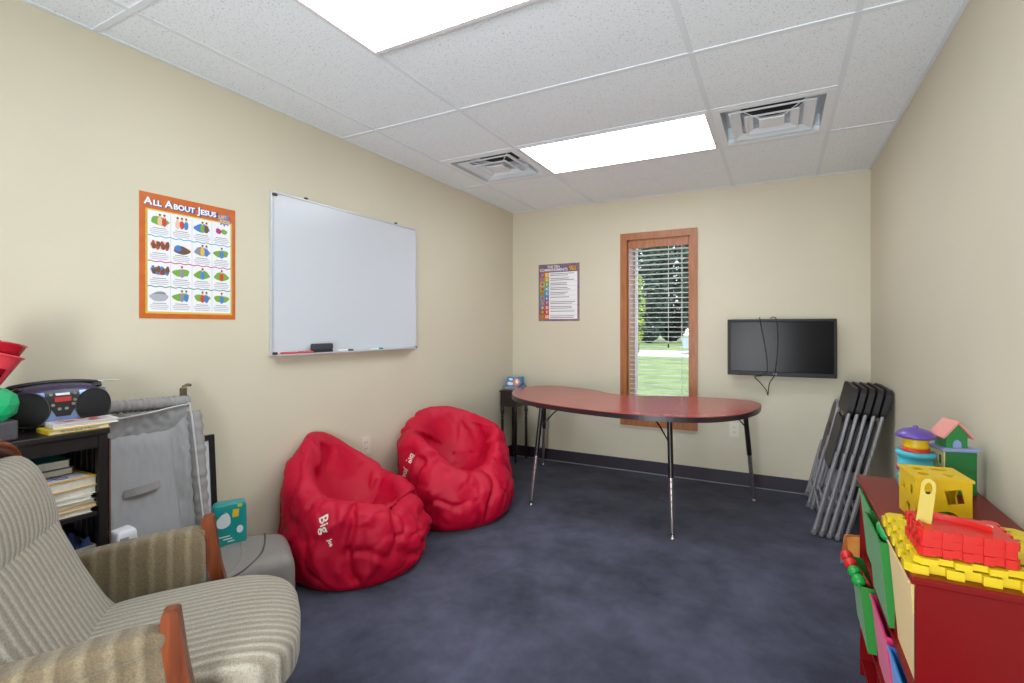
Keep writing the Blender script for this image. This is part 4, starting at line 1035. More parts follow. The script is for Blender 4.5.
for s_ in (-1, 1):
    def arm_warp(p, s_=s_):
        t_ = (p.y+0.36)/0.36
        p.z += 0.03*(min(1, max(0, t_))-1)*(1 if p.z > 0.4 else 0.2)
        return p
    g = G(); g.pad(s_*0.318, -0.185, 0.440, 0.062, 0.385, 0.33, 0.30, 40, 24, fn=arm_warp)
    part('arm_pad', g, m_armf, ac, label='tan striped arm panel')
    g = G(); g.pad(s_*0.330, -0.190, 0.576, 0.078, 0.40, 0.060, 0.55, 36, 20, fn=lambda p: p+Vector((0,0,0.035*(min(1, max(0, (p.y+0.39)/0.39))-1))))
    part('arm_rest', g, m_armf, ac, label='tan rolled armrest')
    # wooden post, gently curved, with a groove down the front
    post = cr_open([(s_*0.33, 0.012, 0.635),(s_*0.33, 0.014, 0.58),(s_*0.33, 0.030, 0.46),(s_*0.33, 0.055, 0.34),(s_*0.33, 0.075, 0.20)], 8)
    g = G()
    for dx, ww in ((-0.011, 0.010), (0.011, 0.010), (0.0, 0.007)):
        V = []; F = []
        for i, p in enumerate(post):
            hd = 0.015+0.006*sin(min(1, i/10)*pi/2)-(0.005 if i == 0 else 0)
            if dx == 0: hd -= 0.0015
            p = p+Vector((0,0,0.002 if dx == 0 else 0))
            V += [(p.x+dx-ww, p.y-hd, p.z), (p.x+dx+ww, p.y-hd, p.z), (p.x+dx+ww, p.y+hd, p.z), (p.x+dx-ww, p.y+hd, p.z)]
        for i in range(len(post)-1):
            for j in range(4): F.append((i*4+j, i*4+(j+1) % 4, i*4+4+(j+1) % 4, i*4+4+j))
        F += [(3,2,1,0), tuple(range(len(V)-4, len(V)))]
        g._new(V, F)
    bmesh.ops.bevel(g.bm, geom=[e for e in g.bm.edges if len(e.link_faces) == 2 and e.calc_face_angle(0) > 1.0], offset=0.003, segments=2, affect='EDGES')
    part('arm_post', g, m_cwood, ac, label='orange-brown wooden arm post')
    g = G(); g.tube(cr_open([(s_*0.30,-0.30,0.24),(s_*0.30,-0.36,0.5),(s_*0.27,-0.52,0.78),(s_*0.283,-0.478,0.895)], 8), 0.019, 10); part('back_post', g, m_cwood, ac)
    g = G(); g.box(s_*0.33-0.02, s_*0.33+0.02, -0.38, 0.10, 0.200, 0.245, 0.008); part('side_rail', g, m_cwood, ac)
    g = G(); g.box(s_*0.24-0.02, s_*0.24+0.02, -0.40, 0.26, 0.0, 0.045, 0.010); part('base_rail', g, m_cwood, ac)
    for y in (-0.28, 0.14):
        g = G(); g.box(s_*0.285-0.012, s_*0.285+0.012, y-0.02, y+0.02, 0.02, 0.23, 0.004, M=I4); part('glide_link', g, m_cwood, ac)
g = G(); g.tube(cr_open([(-0.285,-0.475,0.885),(-0.258,-0.468,0.930),(-0.15,-0.462,0.978),(0.0,-0.460,0.998),(0.15,-0.462,0.978),(0.258,-0.468,0.930),(0.285,-0.475,0.885)], 8), 0.017, 12); part('top_rail', g, m_cwood, ac)
g = G()
for x in (-0.14, -0.07, 0, 0.07, 0.14): g.tube([(x,-0.34,0.27),(x,-0.47,0.60),(x,-0.53,0.80),(x,-0.475,0.975)], 0.008, 8)
g.box(-0.31, 0.31, -0.36, -0.32, 0.25, 0.29, 0.006)
part('back_spindles', g, m_cwood, ac)
g = G(); g.box(-0.33, 0.33, -0.30, -0.26, 0.225, 0.265, 0.004); g.box(-0.33, 0.33, 0.10, 0.14, 0.225, 0.265, 0.004); g.box(-0.26, 0.26, -0.32, 0.18, 0.262, 0.285, 0.004); g.box(-0.24, 0.24, -0.10, -0.05, 0.012, 0.040, 0.004); part('seat_frame', g, m_cwood, ac)

# ------------------------------------------------------------------ black bookcase
m_bc = mat('bookcase_black', (26,22,24), 0.4, var=0.1, vscale=9)
bx0, bx1, by0, by1, bz = 0.030, 0.335, 0.300, 1.092, 0.958
bc = thing('bookcase', 'black bookcase with slatted side standing behind the armchair', 'bookcase', ((bx0+bx1)/2, (by0+by1)/2, 0), world=True)
g = G(); g.box(bx0-0.004, bx1+0.006, by0-0.006, by1+0.004, bz-0.020, bz, 0.003); part('top', g, m_bc, bc)
for z in (0.672, 0.36, 0.08):
    g = G(); g.box(bx0+0.004, bx1-0.006, by0+0.03, by1-0.012, z-0.016, z, 0.002); part('shelf', g, m_bc, bc)
for x in (bx0, bx1-0.030):
    for y in (by0, by1-0.026):
        g = G(); g.box(x, x+0.030, y, y+0.026, 0.0, bz-0.020, 0.002); part('post', g, m_bc, bc)
g = G(); g.box(bx1-0.022, bx1-0.002, by0+0.026, by1-0.026, bz-0.065, bz-0.020, 0.002); part('apron', g, m_bc, bc)
for y in (by0+0.002, by1-0.022):
    for k in range(5):
        x = bx0+0.045+0.043*k; g = G(); g.box(x, x+0.020, y+0.004, y+0.018, 0.03, bz-0.02, 0.002); part('side_slat', g, m_bc, bc)
g = G(); g.box(bx0, bx0+0.008, by0+0.026, by1-0.026, 0.05, bz-0.02); part('back_panel', g, m_bc, bc)
g = G(); g.box(bx0+0.03, bx1-0.004, by1+0.004, by1+0.010, 0.05, bz-0.04, 0.002); part('edge_board', g, wood('brown_board', (110,74,56), (84,54,42), 'Z'), bc, label='brown board against the side')

# books on the shelf
m_pages = mat('pages', (224,218,206), 0.8, var=0.08, vscale=90)
def book(label, cx, cy, z, w, d, h, col, rz=0, group=None, cover=None, spine_right=False, title_txt=None, tcol=(40,60,140)):
    """w along x (depth into shelf), d along y, lying flat; spine at -y side"""
    t = thing('book', label, 'book', (cx, cy, z), rot=(0,0,rz), group=group)
    mc = mat('book_%d_%d_%d' % col, col, 0.45)
    g = G()
    g.box(-w/2, w/2, -d/2, d/2, 0.0, 0.0025, 0.0008); g.box(-w/2, w/2, -d/2, d/2, h-0.0025, h, 0.0008); g.box(-w/2, w/2, -d/2, -d/2+0.003, 0.002, h-0.002)
    part('cover', g, mc, t)
    g = G(); g.box(-w/2+0.004, w/2-0.004, -d/2+0.003, d/2-0.004, 0.0025, h-0.0025); part('pages', g, m_pages, t)
    if cover:
        g = G()
        for q, (cc, kind) in enumerate(cover):
            g.mi = q
            if kind == 'panel': flatpoly(g, rrect(w*0.86, d*0.84, 0.006), h+0.0003, I4)
            elif kind == 'blobs':
                for z_ in range(9): blob(g, random.uniform(-w*0.3, w*0.3), random.uniform(-d*0.3, d*0.3), 0.014, 0.012, h+0.0005+z_*0.00004, I4)
            elif kind == 'rings':
                for cx_, cy_ in ((-0.02,-0.02),(0.02,0.0),(-0.01,0.03),(0.035,0.03),(0.03,-0.035)):
                    g.tube([(cx_+0.016*cos(2*pi*i/16), cy_+0.016*sin(2*pi*i/16), h+0.0004) for i in range(16)], 0.0018, 5, closed=True)
        part('cover_picture', g, [mat('cv_%d_%d_%d' % c[0], c[0], 0.45) for c in cover], t)
    if title_txt:
        g = G(); g.text(title_txt, h*0.62, T(w/2+0.0002, 0.0, h*0.5) @ Matrix(((0,0,1,0),(1,0,0,0),(0,1,0,0),(0,0,0,1))), 0.0002); part('spine_lettering', g, mat('lt_%d_%d_%d' % tcol, tcol, 0.5), t)
    return t
z = 0.672; gp = 'books stacked on the bookcase shelf'
stack = [('bottom book of the stack on the bookcase shelf, cream covers', 0.016, (206,200,188)), ('thin book with orange-edged cover, second from the bottom of the shelf stack', 0.013, (214,170,96)),
         ('thin pale book, third from the bottom of the shelf stack', 0.014, (196,188,170)), ('white book, fourth from the bottom of the shelf stack', 0.017, (214,212,204)),
         ('thicker white book just beneath the top book of the shelf stack', 0.028, (220,218,212)),]
for i, (lb, h_, c_) in enumerate(stack):
    book(lb, 0.235+0.004*(i % 2), 0.955+0.006*((i*2) % 3), z, 0.165, 0.205, h_, c_, R(-3+2*(i % 3)), gp); z += h_+0.0006
book('top book of the shelf stack, white cover with yellow border and purple drawings', 0.238, 0.958, z, 0.175, 0.215, 0.034, (232,186,60), R(2), gp, cover=[((232,228,236), 'panel'), ((84,70,140), 'rings')]); z += 0.035
book('teal book lying on a brown book behind the top of the stack', 0.175, 0.955, z+0.0245, 0.12, 0.15, 0.030, (24,112,108), R(-4), gp, cover=[((30,130,124), 'panel'), ((90,150,90), 'blobs')])
book('brown book under the teal book on the shelf stack', 0.172, 0.957, z, 0.13, 0.155, 0.024, (126,104,72), R(2), gp)
# cloth bin with blue things on the lower shelf
sb = thing('storage_bin', 'grey cloth bin holding dark blue cloth on the lower bookcase shelf', 'storage bin', (0.20, 0.965, 0.36), world=True)
g = G()
for a_, b2, c, d in ((0.075,0.081,0.86,1.065), (0.314,0.320,0.86,1.065), (0.081,0.314,0.86,0.866), (0.081,0.314,1.059,1.065)): g.box(a_, b2, c, d, 0.36, 0.555, 0.001)
g.box(0.081, 0.314, 0.866, 1.059, 0.36, 0.366)
part('body', g, mat('cloth_grey', (158,152,142), 0.85, bump=0.2, bscale=200), sb)
g = G(); g.grid(lambda u, v: Vector((0.085+0.225*u, 0.87+0.185*v, 0.55+0.045*noise.noise(Vector((u*5, v*5, 1)))+0.03*sin(pi*u)*sin(pi*v))), 30, 24)
g.box(0.085, 0.310, 0.87, 1.055, 0.37, 0.53)
solo('folded_cloth', g, mat('cloth_navy', (32,52,98), 0.7, var=0.3, vscale=10), 'crumpled dark blue cloth inside the grey cloth bin', 'cloth')

# things on top of the bookcase
zt = bz
m_bbk = mat('boombox_black', (26,26,30), 0.35); m_bbs = mat('boombox_silver', (122,146,190), 0.3, metal=0.45); m_bbp = mat('boombox_violet', (62,54,84), 0.3, metal=0.3)
m_grille = mat('speaker_grille', (20,20,22), 0.8, bump=0.4, bscale=500)
bb = thing('boombox', 'blue and black portable stereo with two round speakers on the bookcase', 'boombox', (0.150, 1.018, zt), rot=(0,0,R(84)))
# local: x along width, -y faces the room
bw, bd, bh = 0.280, 0.150, 0.158
def bbody(u, v):
    a_ = 2*pi*u; b_ = -pi/2+pi*v
    def sp(q, p_): return math.copysign(abs(q)**p_, q)
    x = sp(cos(b_), 0.5)*sp(cos(a_), 0.45)*bw/2; y = sp(cos(b_), 0.55)*sp(sin(a_), 0.55)*bd/2; z_ = (sp(sin(b_), 0.6)*0.5+0.5)*bh
    y -= 0.018*(0.5-z_/bh)
    z_ -= 0.016*(abs(x)/(bw/2))**2*(z_/bh)
    return Vector((x, y, 0.004+z_*0.965))
g = G(); g.grid(bbody, 72, 36, True); part('body', g, m_bbp, bb)
def front_y(x, z_):
    best = None
    return None
bvtmp = G(); bvtmp.grid(bbody, 72, 36, True); BV = BVHTree.FromBMesh(bvtmp.bm); bvtmp.bm.free()
def on_front(x, z_, off):
    h_ = BV.ray_cast(Vector((x, -0.4, z_)), Vector((0, 1, 0)))
    return (h_[0].y if h_[0] else -0.05)-off
def skin(g, fx, nu, nv, off):
    def f(u, v):
        x, z_ = fx(u, v); return Vector((x, on_front(x, z_, off), z_))
    g.grid(f, nu, nv)
g = G(); skin(g, lambda u, v: ((u-0.5)*0.262*(1-0.10*abs(v-0.5)), 0.018+0.112*v), 50, 20, 0.0025); part('front_panel', g, m_bbs, bb, label='silver-blue front panel')
for s_ in (-1, 1):
    g = G()
    g.grid(lambda u, v, s_=s_: (lambda x, z_: Vector((x, on_front(x, z_, 0.004+0.010*(1-v*v)), z_)))(s_*0.084+0.050*v*cos(2*pi*u), 0.074+0.056*v*sin(2*pi*u)), 36, 10, True)
    bmesh.ops.remove_doubles(g.bm, verts=g.bm.verts[:], dist=1e-5)
    sk = part('speaker', g, m_grille, bb)
    g = G(); g.tube([Vector((s_*0.084+0.051*cos(2*pi*i/36), on_front(s_*0.084+0.051*cos(2*pi*i/36), 0.074+0.057*sin(2*pi*i/36), 0.004), 0.074+0.057*sin(2*pi*i/36))) for i in range(36)], 0.003, 6, closed=True); part('speaker_ring', g, m_bbk, bb, parent=sk)
g = G()
skin(g, lambda u, v: ((u-0.5)*(0.036+0.052*min(1, v*1.6)), 0.046+0.088*v), 16, 16, 0.0050); dp = part('control_panel', g, m_bbk, bb, label='black control panel')
g = G(); skin(g, lambda u, v: ((u-0.5)*0.042, 0.096+0.016*v), 8, 4, 0.0065); part('display', g, mat('display_red', (170,40,44), 0.3), bb, label='red display window', parent=dp)
g = G(); skin(g, lambda u, v: ((u-0.5)*0.036, 0.118+0.008*v), 8, 3, 0.0065); part('badge', g, mat('badge_silver', (198,200,206), 0.3), bb, parent=dp)
for x, z_ in ((-0.026,0.086),(0.026,0.086),(-0.010,0.072),(0.008,0.072),(-0.030,0.122),(0.031,0.122),(0.030,0.100)):
    g = G(); y = on_front(x, z_, 0.0055); g.cyl((x, y, z_), (x, y-0.003, z_), 0.005, n=12); part('button', g, m_steel, bb, parent=dp)
g = G(); P = cr_open([(-0.120,0.012,0.132),(-0.112,0.010,0.147),(-0.06,0.004,0.156),(0,0.002,0.159),(0.06,0.004,0.156),(0.112,0.010,0.147),(0.120,0.012,0.132)], 8); g.tube(P, 0.008, 10); part('handle', g, m_bbk, bb)
for x in (-0.098, 0.098):
    g = G(); g.lathe([(0,0),(0.013,0),(0.014,0.006),(0.010,0.012),(0,0.014)], 16, M=T(x, -0.030, 0.136)); part('knob', g, m_bbk, bb)
g = G(); g.cyl((0.075,0.03,0.152), (0.185,0.035,0.149), 0.0022, n=8); g.cyl((0.072,0.03,0.140),(0.078,0.03,0.155),0.004,n=8); part('antenna', g, m_chrome, bb)
g = G()
for sx in (-1, 1):
    for sy in (-1, 1): g.cyl((sx*0.09, sy*0.035, 0.0), (sx*0.09, sy*0.035, 0.012), 0.008, n=10)
part('feet', g, m_bbk, bb)

book('yellow-spined book on the bookcase top under the white book', 0.276, 1.022, zt, 0.105, 0.160, 0.015, (222,190,40), R(-2), 'books in front of the stereo', title_txt='My Little Book of Manners', tcol=(70,60,30))
book('white picture book lying on the yellow book beside the stereo', 0.274, 1.045, zt+0.0155, 0.100, 0.170, 0.015, (226,224,222), R(-6), 'books in front of the stereo', cover=[((206,196,200), 'panel'), ((190,90,80), 'blobs')])

# red slotted cup tilted outward
m_cup = mat('cup_red', (222,66,80), 0.35); m_cup2 = mat('cup_dark_red', (176,24,40), 0.2)
rc = thing('plastic_basket', 'red perforated plastic basket holding a darker red cup at the left edge', 'basket', (0.200, 0.795, zt+0.0))
MC = T(0, 0, 0.108) @ Rm(R(-18), 'X')
g = G()
NB = 40
def cone_r(v): return 0.030+0.042*v
cells_open = set()
for i in range(NB):
    for j in range(12):
        if j in (3, 4, 7, 8) and i % 5 in (1, 2, 3): continue
        q = []
        for di, dj in ((0,0),(1,0),(1,1),(0,1)):
            a_ = 2*pi*(i+di)/NB; v = (j+dj)/12; q.append((cone_r(v)*cos(a_), cone_r(v)*sin(a_), 0.17*v))
        g._new(q, [(0,1,2,3)], MC, True); 
        g._new([(x*0.95, y*0.95, z_) for x, y, z_ in q], [(3,2,1,0)], MC, True)
part('basket_wall', g, m_cup, rc)
g = G(); g.tube([MC @ Vector((0.073*cos(2*pi*i/40), 0.073*sin(2*pi*i/40), 0.17)) for i in range(40)], 0.004, 8, closed=True); part('rim', g, m_cup, rc)
g = G(); g.lathe([(0.0,0.01),(0.026,0.01),(0.068,0.205),(0.071,0.212),(0.064,0.208),(0.024,0.03),(0.0,0.03)], 36, M=MC); g.box(-0.03,0.03,-0.03,0.03,-0.01,0.012,0.004,M=MC); part('cup', g, m_cup2, rc, label='glossy dark red cup')
g = G(); g.lathe([(0.045,0.0),(0.048,0.006),(0.032,0.05),(0.030,0.112),(0.0,0.112)], 30); part('stand', g, m_bbk, rc)
# green ball-headed toy on a dark block
gt = thing('ball_toy', 'green faceted ball toy on a dark grey block beside the stereo', 'toy', (0.285, 0.815, zt))
g = G(); g.box(-0.030, 0.030, -0.034, 0.060, 0.0, 0.062, 0.006); part('block', g, mat('block_grey', (66,62,68), 0.6, var=0.2, vscale=40), gt)
g = G(); bmesh.ops.create_icosphere(g.bm, subdivisions=2, radius=0.058); 
for v in g.bm.verts: v.co = v.co*(1+0.05*noise.noise(v.co*30)); 
g.xf(T(0, 0.012, 0.113)); part('ball', g, mat('ball_mint', (20,166,104), 0.5), gt, label='bright green ball')

# ------------------------------------------------------------------ grey fabric playpen tray leaning on the wall
m_pen = mat('pen_fabric', (164,164,166), 0.75, var=0.05, vscale=8, bump=0.12, bscale=300)
m_pen2 = mat('pen_quilt', (150,147,146), 0.8, var=0.08, vscale=20, bump=0.2, bscale=120)
pen = thing('playpen_insert', 'grey padded playpen insert leaning against the wall beside the bookcase', 'playpen insert', (0.19, 1.36, 0), world=True)
# leaning frame: local u along wall (y), v up the slope, w out from the slope
def pen_pt(u, v, w): 
    return Vector((0.225-0.175*v+w*0.97, u, v*0.985*1.0+w*0.17))
py0, py1, pv1 = 1.125, 1.500, 1.005
def pw(u, v, am, s_): return am*noise.noise(Vector((u*14, v*14, s_)))+am*0.6*noise.noise(Vector((u*40, v*40, s_)))
g = G()
g.grid(lambda a_, b_: pen_pt(py0+0.03+(py1-py0-0.07)*a_, 0.02+(pv1-0.05)*b_, -0.012+0.006*pw(a_, b_, 1, 2)), 40, 60)
part('back_cloth', g, m_pen, pen)
g = G()
ux0, ux1, vv0, vv1 = py0+0.035, py1-0.085, 0.06, 0.895
def panel(a_, b_):
    x_ = ux0+(ux1-ux0)*a_+0.02*(1-b_)*(1 if a_ > 0.5 else 0)
    ed = min(a_, 1-a_, b_, 1-b_)
    return pen_pt(x_, vv0+(vv1-vv0)*b_, 0.020*min(1, ed*14)**0.5+0.003*pw(a_*0.4, b_*0.4, 1, 4))
g.grid(panel, 40, 60); part('mattress_panel', g, m_pen, pen)
# side pouch cloth, gathered
g = G(); g.grid(lambda a_, b_: pen_pt(py1-0.105+0.090*a_, 0.02+(pv1-0.08)*b_, 0.004+0.050*a_**1.4+0.012*noise.noise(Vector((a_*3, b_*9, 3)))+0.006*noise.noise(Vector((a_*8, b_*26, 9)))), 16, 90); part('side_cloth', g, m_pen, pen)
g = G(); g.grid(lambda a_, b_: pen_pt(py0+0.015+(py1-py0-0.05)*a_, pv1-0.135+0.10*b_, 0.006+0.045*b_+0.008*noise.noise(Vector((a_*12, b_*4, 3)))), 60, 12); part('top_cloth', g, m_pen, pen)
# quilted padded rails
g = G(); P = []; rr = []
for q in range(61):
    u = q/60; P.append(pen_pt(py0+(py1-0.02-py0)*u, pv1-0.012+0.012*(1-u), 0.030)); rr.append(0.025+0.0018*sin(q*1.9)+0.004*noise.noise(Vector((q*0.4, 1, 2))))
g.tube(P, rr, 14); part('padded_rail', g, m_pen2, pen)
g = G(); P = []; rr = []
for q in range(90):
    u = q/89; P.append(pen_pt(py1-0.010+0.004*sin(u*9), 0.05+(pv1-0.11)*u, 0.045)); rr.append(0.028+0.0022*sin(q*1.25+2*noise.noise(Vector((q*0.11,0,0))))+0.006*noise.noise(Vector((q*0.37, 3, 2))))
g.tube(P, rr, 14); part('padded_rail', g, m_pen2, pen)
g = G(); g.tube(cr_open([pen_pt(py0+0.02, pv1-0.055, 0.055), pen_pt((py0+py1)/2, pv1-0.045, 0.060), pen_pt(py1-0.05, pv1-0.030, 0.062), pen_pt(py1-0.030, pv1-0.06, 0.066), pen_pt(py1-0.028, 0.6, 0.070), pen_pt(py1-0.025, 0.3, 0.072), pen_pt(py1-0.025, 0.08, 0.07)], 10), 0.004, 8); part('piping', g, mat('piping_pale', (186,186,188), 0.7), pen, label='pale piping')
g = G()
g.grid(lambda a_, b_: pen_pt(ux0+0.060+0.125*a_, 0.640+0.030*b_+0.008*a_, 0.030+0.016*sin(pi*a_)), 14, 4); part('handle_strap', g, m_pen2, pen, label='grey fabric handle strap')
g = G(); P = [pen_pt(py1-0.035, pv1-0.03, 0.030), pen_pt(py1-0.035, pv1+0.03, 0.028), pen_pt(py1-0.030, pv1+0.052, 0.026), pen_pt(py1-0.012, pv1+0.060, 0.022), pen_pt(py1+0.004, pv1+0.058, 0.018)]
g.tube(P, 0.007, 8); g.box(-0.012, 0.012, -0.010, 0.010, -0.018, 0.018, 0.002, M=T(*pen_pt(py1-0.034, pv1+0.03, 0.03))); part('metal_hook', g, mat('hook_bronze', (120,110,90), 0.4, metal=0.8), pen, label='bronze metal hook')
g = G(); g.box(0.15, 0.235, py0+0.03, py1-0.10, 0.0, 0.05, 0.01); part('bottom_rail', g, m_pen2, pen)

# framed board behind it
fb = thing('framed_board', 'black-framed white board standing behind the grey playpen insert', 'framed board', (0.03, 1.40, 0), world=True)
Mf = T(0.072, 0, 0.0) @ Rm(R(-4.2), 'Y')
g = G(); fy0, fy1, fz = 1.20, 1.630, 0.800; w = 0.026
for a_, b2, c, d in ((fy0, fy0+w, 0, fz), (fy1-w, fy1, 0, fz), (fy0+w, fy1-w, 0, w), (fy0+w, fy1-w, fz-w, fz)): g.box(-0.012, 0.006, a_, b2, c, d, 0.003, M=Mf)
part('frame', g, m_black, fb)
g = G(); g.box(-0.010, 0.0, fy0+w, fy1-w, w, fz-w, M=Mf); part('board', g, mat('board_white', (226,228,232), 0.35), fb)

# tall pack in clear plastic
pk = thing('plastic_pack', 'white plastic-wrapped pack standing in front of the playpen insert', 'package', (0.33, 1.150, 0), world=True)
g = G(); g.pad(0.325, 1.138, 0.29, 0.075, 0.068, 0.58, 0.18, 48, 40, fn=lambda p: p+Vector((0.004*noise.noise(p*22), 0.004*noise.noise(p*25+Vector((3,1,1))), 0.006*noise.noise(p*14))) if p.z > 0.02 else Vector((p.x, p.y, max(0, p.z))))
part('wrapper', g, mat('wrap_white', (226,228,234), 0.25, spec=0.6), pk)
g = G(); g.box(0.362, 0.3655, 1.115, 1.140, 0.495, 0.560, 0.001); part('window', g, mat('pack_window', (150,154,162), 0.2), pk, label='grey printed patch')

# ------------------------------------------------------------------ folded grey bag and diaper pack
m_gbag = mat('bag_grey', (140,135,130), 0.65, var=0.06, vscale=10, bump=0.15, bscale=200)
gb = thing('carry_bag', 'big folded grey carry bag lying on the floor beside the beanbag', 'bag', (0.290, 1.640, 0), rot=(0,0,R(-30)))
def bagf(p):
    k = min(1, max(0, p.z/0.05))
    d = 0.016*noise.noise(Vector((p.x*5, p.y*5, p.z*8)))+0.008*(0.4-abs(noise.noise(Vector((p.x*11, p.y*14, p.z*20)))))
    p.z = max(0, p.z+d*k*(1.0 if p.z > 0.1 else 0.5))
    e = max(0, p.y-0.10)/0.13
    p.z *= 1-0.20*e*e
    return p
g = G(); g.pad(0.0, 0.0, 0.148, 0.38, 0.33, 0.296, 0.34, 80, 50, fn=bagf); bvb = BVHTree.FromBMesh(g.bm); part('body', g, m_gbag, gb)
zb = 0.247
def on_bag(pts):
    out = []
    for p in cr_open([(x, y, 0.5) for x, y in pts], 10):
        h = bvb.ray_cast(p, Vector((0,0,-1)))
        if h[0]: out.append(h[0]+Vector((0,0,0.001)))
    return out
g = G(); g.tube(on_bag([(-0.17,0.06),(-0.05,0.055),(0.08,0.03),(0.16,-0.02),(0.182,-0.10)]), 0.0035, 6); part('zip', g, mat('zip_dark', (70,66,64), 0.5), gb, label='dark zip seam')
g = G(); g.tube(on_bag([(-0.17,-0.05),(0.0,-0.04),(0.12,-0.06),(0.18,-0.12)]), 0.003, 6); part('seam', g, m_gbag, gb)
g = G(); g.prism(ell(0.012, 0.012, 16), 0.0, 0.004, M=T(0.10, 0.152, 0.17) @ Rm(R(-60), 'X')); part('eyelet', g, m_steel, gb)
dm = [mat('pack_teal', (20,150,148), 0.3), mat('pack_white', (226,236,236), 0.3), mat('pack_yellow', (232,196,50), 0.3)]
g = G(); g.pad(0, 0, 0.100, 0.135, 0.070, 0.200, 0.22, 40, 28, fn=lambda p: p+Vector((0.002*noise.noise(p*30), 0.002*noise.noise(p*28), 0)) if p.z > 0.015 else p)
MB = T(0, -0.0353, 0) @ M_BACK @ Matrix.Diagonal((0.87,1,1,1))
g.mi = 1; flatpoly(g, cr_closed([(-0.055,0.10),(-0.03,0.09),(0.0,0.105),(0.0,0.14),(-0.02,0.165),(-0.04,0.15),(-0.058,0.13)], 5), 0.0006, MB)
flatpoly(g, ell(0.015, 0.018, 18, 0.045, 0.075), 0.0006, MB)
for q in range(3): strip(g, [(-0.05+0.02*q, 0.05-0.012*q), (0.0+0.01*q, 0.052-0.012*q)], 0.005, 0.0006, MB)
g.mi = 2; flatpoly(g, [(0.010,0.135),(0.038,0.135),(0.042,0.17),(0.014,0.172)], 0.0006, MB); flatpoly(g, ell(0.012, 0.007, 14, 0.045, 0.185), 0.0006, MB)
g.xf(T(0.145, 1.625, 0.294) @ Rm(R(62), 'Z'))
solo('diaper_pack', g, dm, 'teal diaper pack standing on the grey carry bag', 'package')

# ------------------------------------------------------------------ outdoors seen through the window
m_lawn = mat('lawn_grass', (112,130,80), 0.9, var=0.25, vscale=1.2, bump=0.4, bscale=30, col2=(88,108,62))
m_drive = mat('driveway', (190,190,188), 0.8, var=0.06)
GZ = -0.25
g = G(); g.box(-90, 50, D+WT, 110, GZ-0.1, GZ); o = struct('lawn', g, m_lawn)
g = G(); g.box(-90, 50, 26.5, 33.5, GZ, GZ+0.03); o = struct('driveway', g, m_drive)
m_leafd = mat('leaf_dark', (52,70,64), 0.8, col2=(80,100,92), vscale=0.6); m_leafy = mat('leaf_yellow_green', (150,176,60), 0.8, col2=(110,146,48), vscale=1.5)
m_bark = mat('bark', (88,74,62), 0.9)
def tree(name, label, x, y, h, r0, base, m, n, leaf, conical):
    t = thing(name, label, 'tree', (x, y, GZ), group='trees across the lawn')
    g = G(); g.tube([(0,0,0),(0,0,h*0.5),(0,0,h*0.92)], [0.22*r0/2.5, 0.14*r0/2.5, 0.03], 10); part('trunk', g, m_bark, t)
    g = G()
    V = []; F = []
    for i in range(n):
        z = base+(h-base)*random.random()**1.15; k = (z-base)/(h-base)
        rr_ = r0*((1-k)**0.8 if conical else math.sqrt(max(0.02, 1-(2*k-1)**2)))*math.sqrt(random.uniform(0.15, 1))
        a_ = random.uniform(0, 2*pi); c = Vector((rr_*cos(a_), rr_*sin(a_), z))
        d1 = Vector((random.gauss(0,1), random.gauss(0,1), random.gauss(0,0.5))).normalized()*leaf*random.uniform(0.6, 1.3)
        d2 = Vector((random.gauss(0,1), random.gauss(0,1), random.gauss(0,0.8))).normalized()*leaf*random.uniform(0.5, 1.0)
        b_ = len(V); V += [c-d1, c+d2*0.6, c+d1, c-d2*0.6]; F.append((b_, b_+1, b_+2, b_+3))
    g._new(V, F); part('foliage', g, m, t)
tree('evergreen_tree', 'dark evergreen tree in the middle of the window view', -9.6, 50.0, 14, 2.6, 0.2, m_leafd, 7000, 0.30, False)
tree('evergreen_tree', 'dark evergreen tree behind the gap between the other two', -8.7, 57.2, 16, 3.3, 0.2, m_leafd, 8000, 0.34, False)
tree('evergreen_tree', 'dark evergreen tree at the right side of the window view', -4.4, 51.8, 13, 2.6, 0.2, m_leafd, 7000, 0.30, False)
tree('leafy_tree', 'slender yellow-green tree at the left side of the window view', -5.35, 29.9, 4.9, 0.42, 0.6, m_leafy, 420, 0.13, False)
car = thing('parked_car', 'pale parked car on the driveway at the right edge of the window', 'car', (-0.6, 30.2, GZ+0.03), rot=(0,0,R(10)))
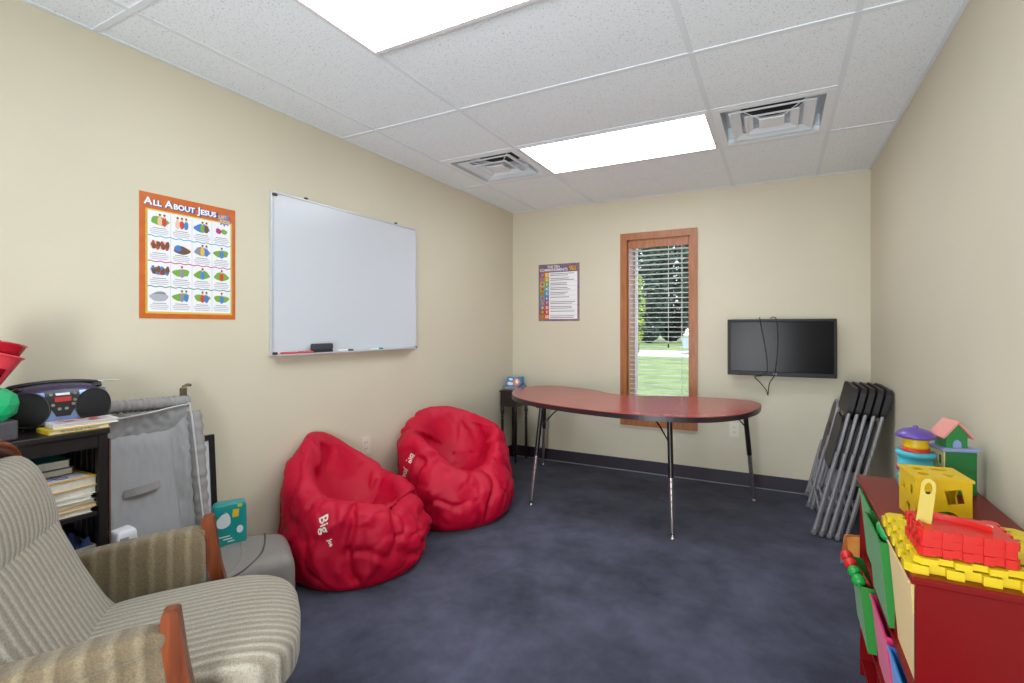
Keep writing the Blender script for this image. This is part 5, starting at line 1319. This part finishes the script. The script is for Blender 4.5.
g = G(); g.prism([(-2.1,0.35),(2.1,0.35),(2.15,0.7),(1.9,0.92),(1.1,0.98),(0.6,1.42),(-1.0,1.45),(-1.7,1.0),(-2.15,0.9)], -0.85, 0.85, M=M_BACK)
part('body', g, mat('car_paint', (150,170,186), 0.3, metal=0.3), car)
g = G()
for y in (-0.86, 0.852): g.prism([(1.0,0.98),(0.55,1.36),(-0.95,1.38),(-1.5,1.0)], y, y+0.008, M=M_BACK)
part('side_glass', g, m_blackgloss, car)
for x in (-1.35, 1.35):
    for y in (-0.86, 0.66):
        g = G(); g.cyl((x, y, 0.33), (x, y+0.2, 0.33), 0.33, n=24); part('wheel', g, m_black, car)

# ------------------------------------------------------------------ light
w = bpy.data.worlds.new('World'); S.world = w; w.use_nodes = True
bgn = w.node_tree.nodes['Background']
bgn.inputs['Color'].default_value = (0.80, 0.88, 1.0, 1); bgn.inputs['Strength'].default_value = 1.9
sl = bpy.data.lights.new('sun', 'SUN'); sl.energy = 3.2; sl.angle = R(3); sl.color = (1, 0.95, 0.86)
so = bpy.data.objects.new('sun', sl); COL.objects.link(so); so.rotation_euler = (R(38), R(12), 0)
# added fill light, aimed up through the opening behind the camera to brighten the ceiling
hl = bpy.data.lights.new('fill_light', 'AREA'); hl.shape = 'RECTANGLE'; hl.size = 1.2; hl.size_y = 1.6; hl.energy = 100; hl.color = (0.96, 0.985, 1.0)
ho = bpy.data.objects.new('fill_light', hl); COL.objects.link(ho); ho.location = (2.15, Y0-0.55, 0.95); ho.rotation_euler = (R(118), 0, 0)

# ------------------------------------------------------------------ camera
cd = bpy.data.cameras.new('camera'); co = bpy.data.objects.new('camera', cd); COL.objects.link(co)
co.location = (2.457, 0.245, 1.309); co.rotation_euler = (R(90), 0, R(26.288))
cd.sensor_fit = 'HORIZONTAL'; cd.sensor_width = 36.0
cd.lens = 481.1*36.0/1024.0
cd.shift_x = (512-540.54)/1024.0
cd.shift_y = (328.12-341.5)/1024.0
cd.clip_start = 0.02; cd.clip_end = 300
S.camera = co
S.view_settings.view_transform = 'Standard'; S.view_settings.look = 'None'
S.view_settings.exposure = 0.44; S.view_settings.gamma = 1.0; S.view_settings.use_curve_mapping = False
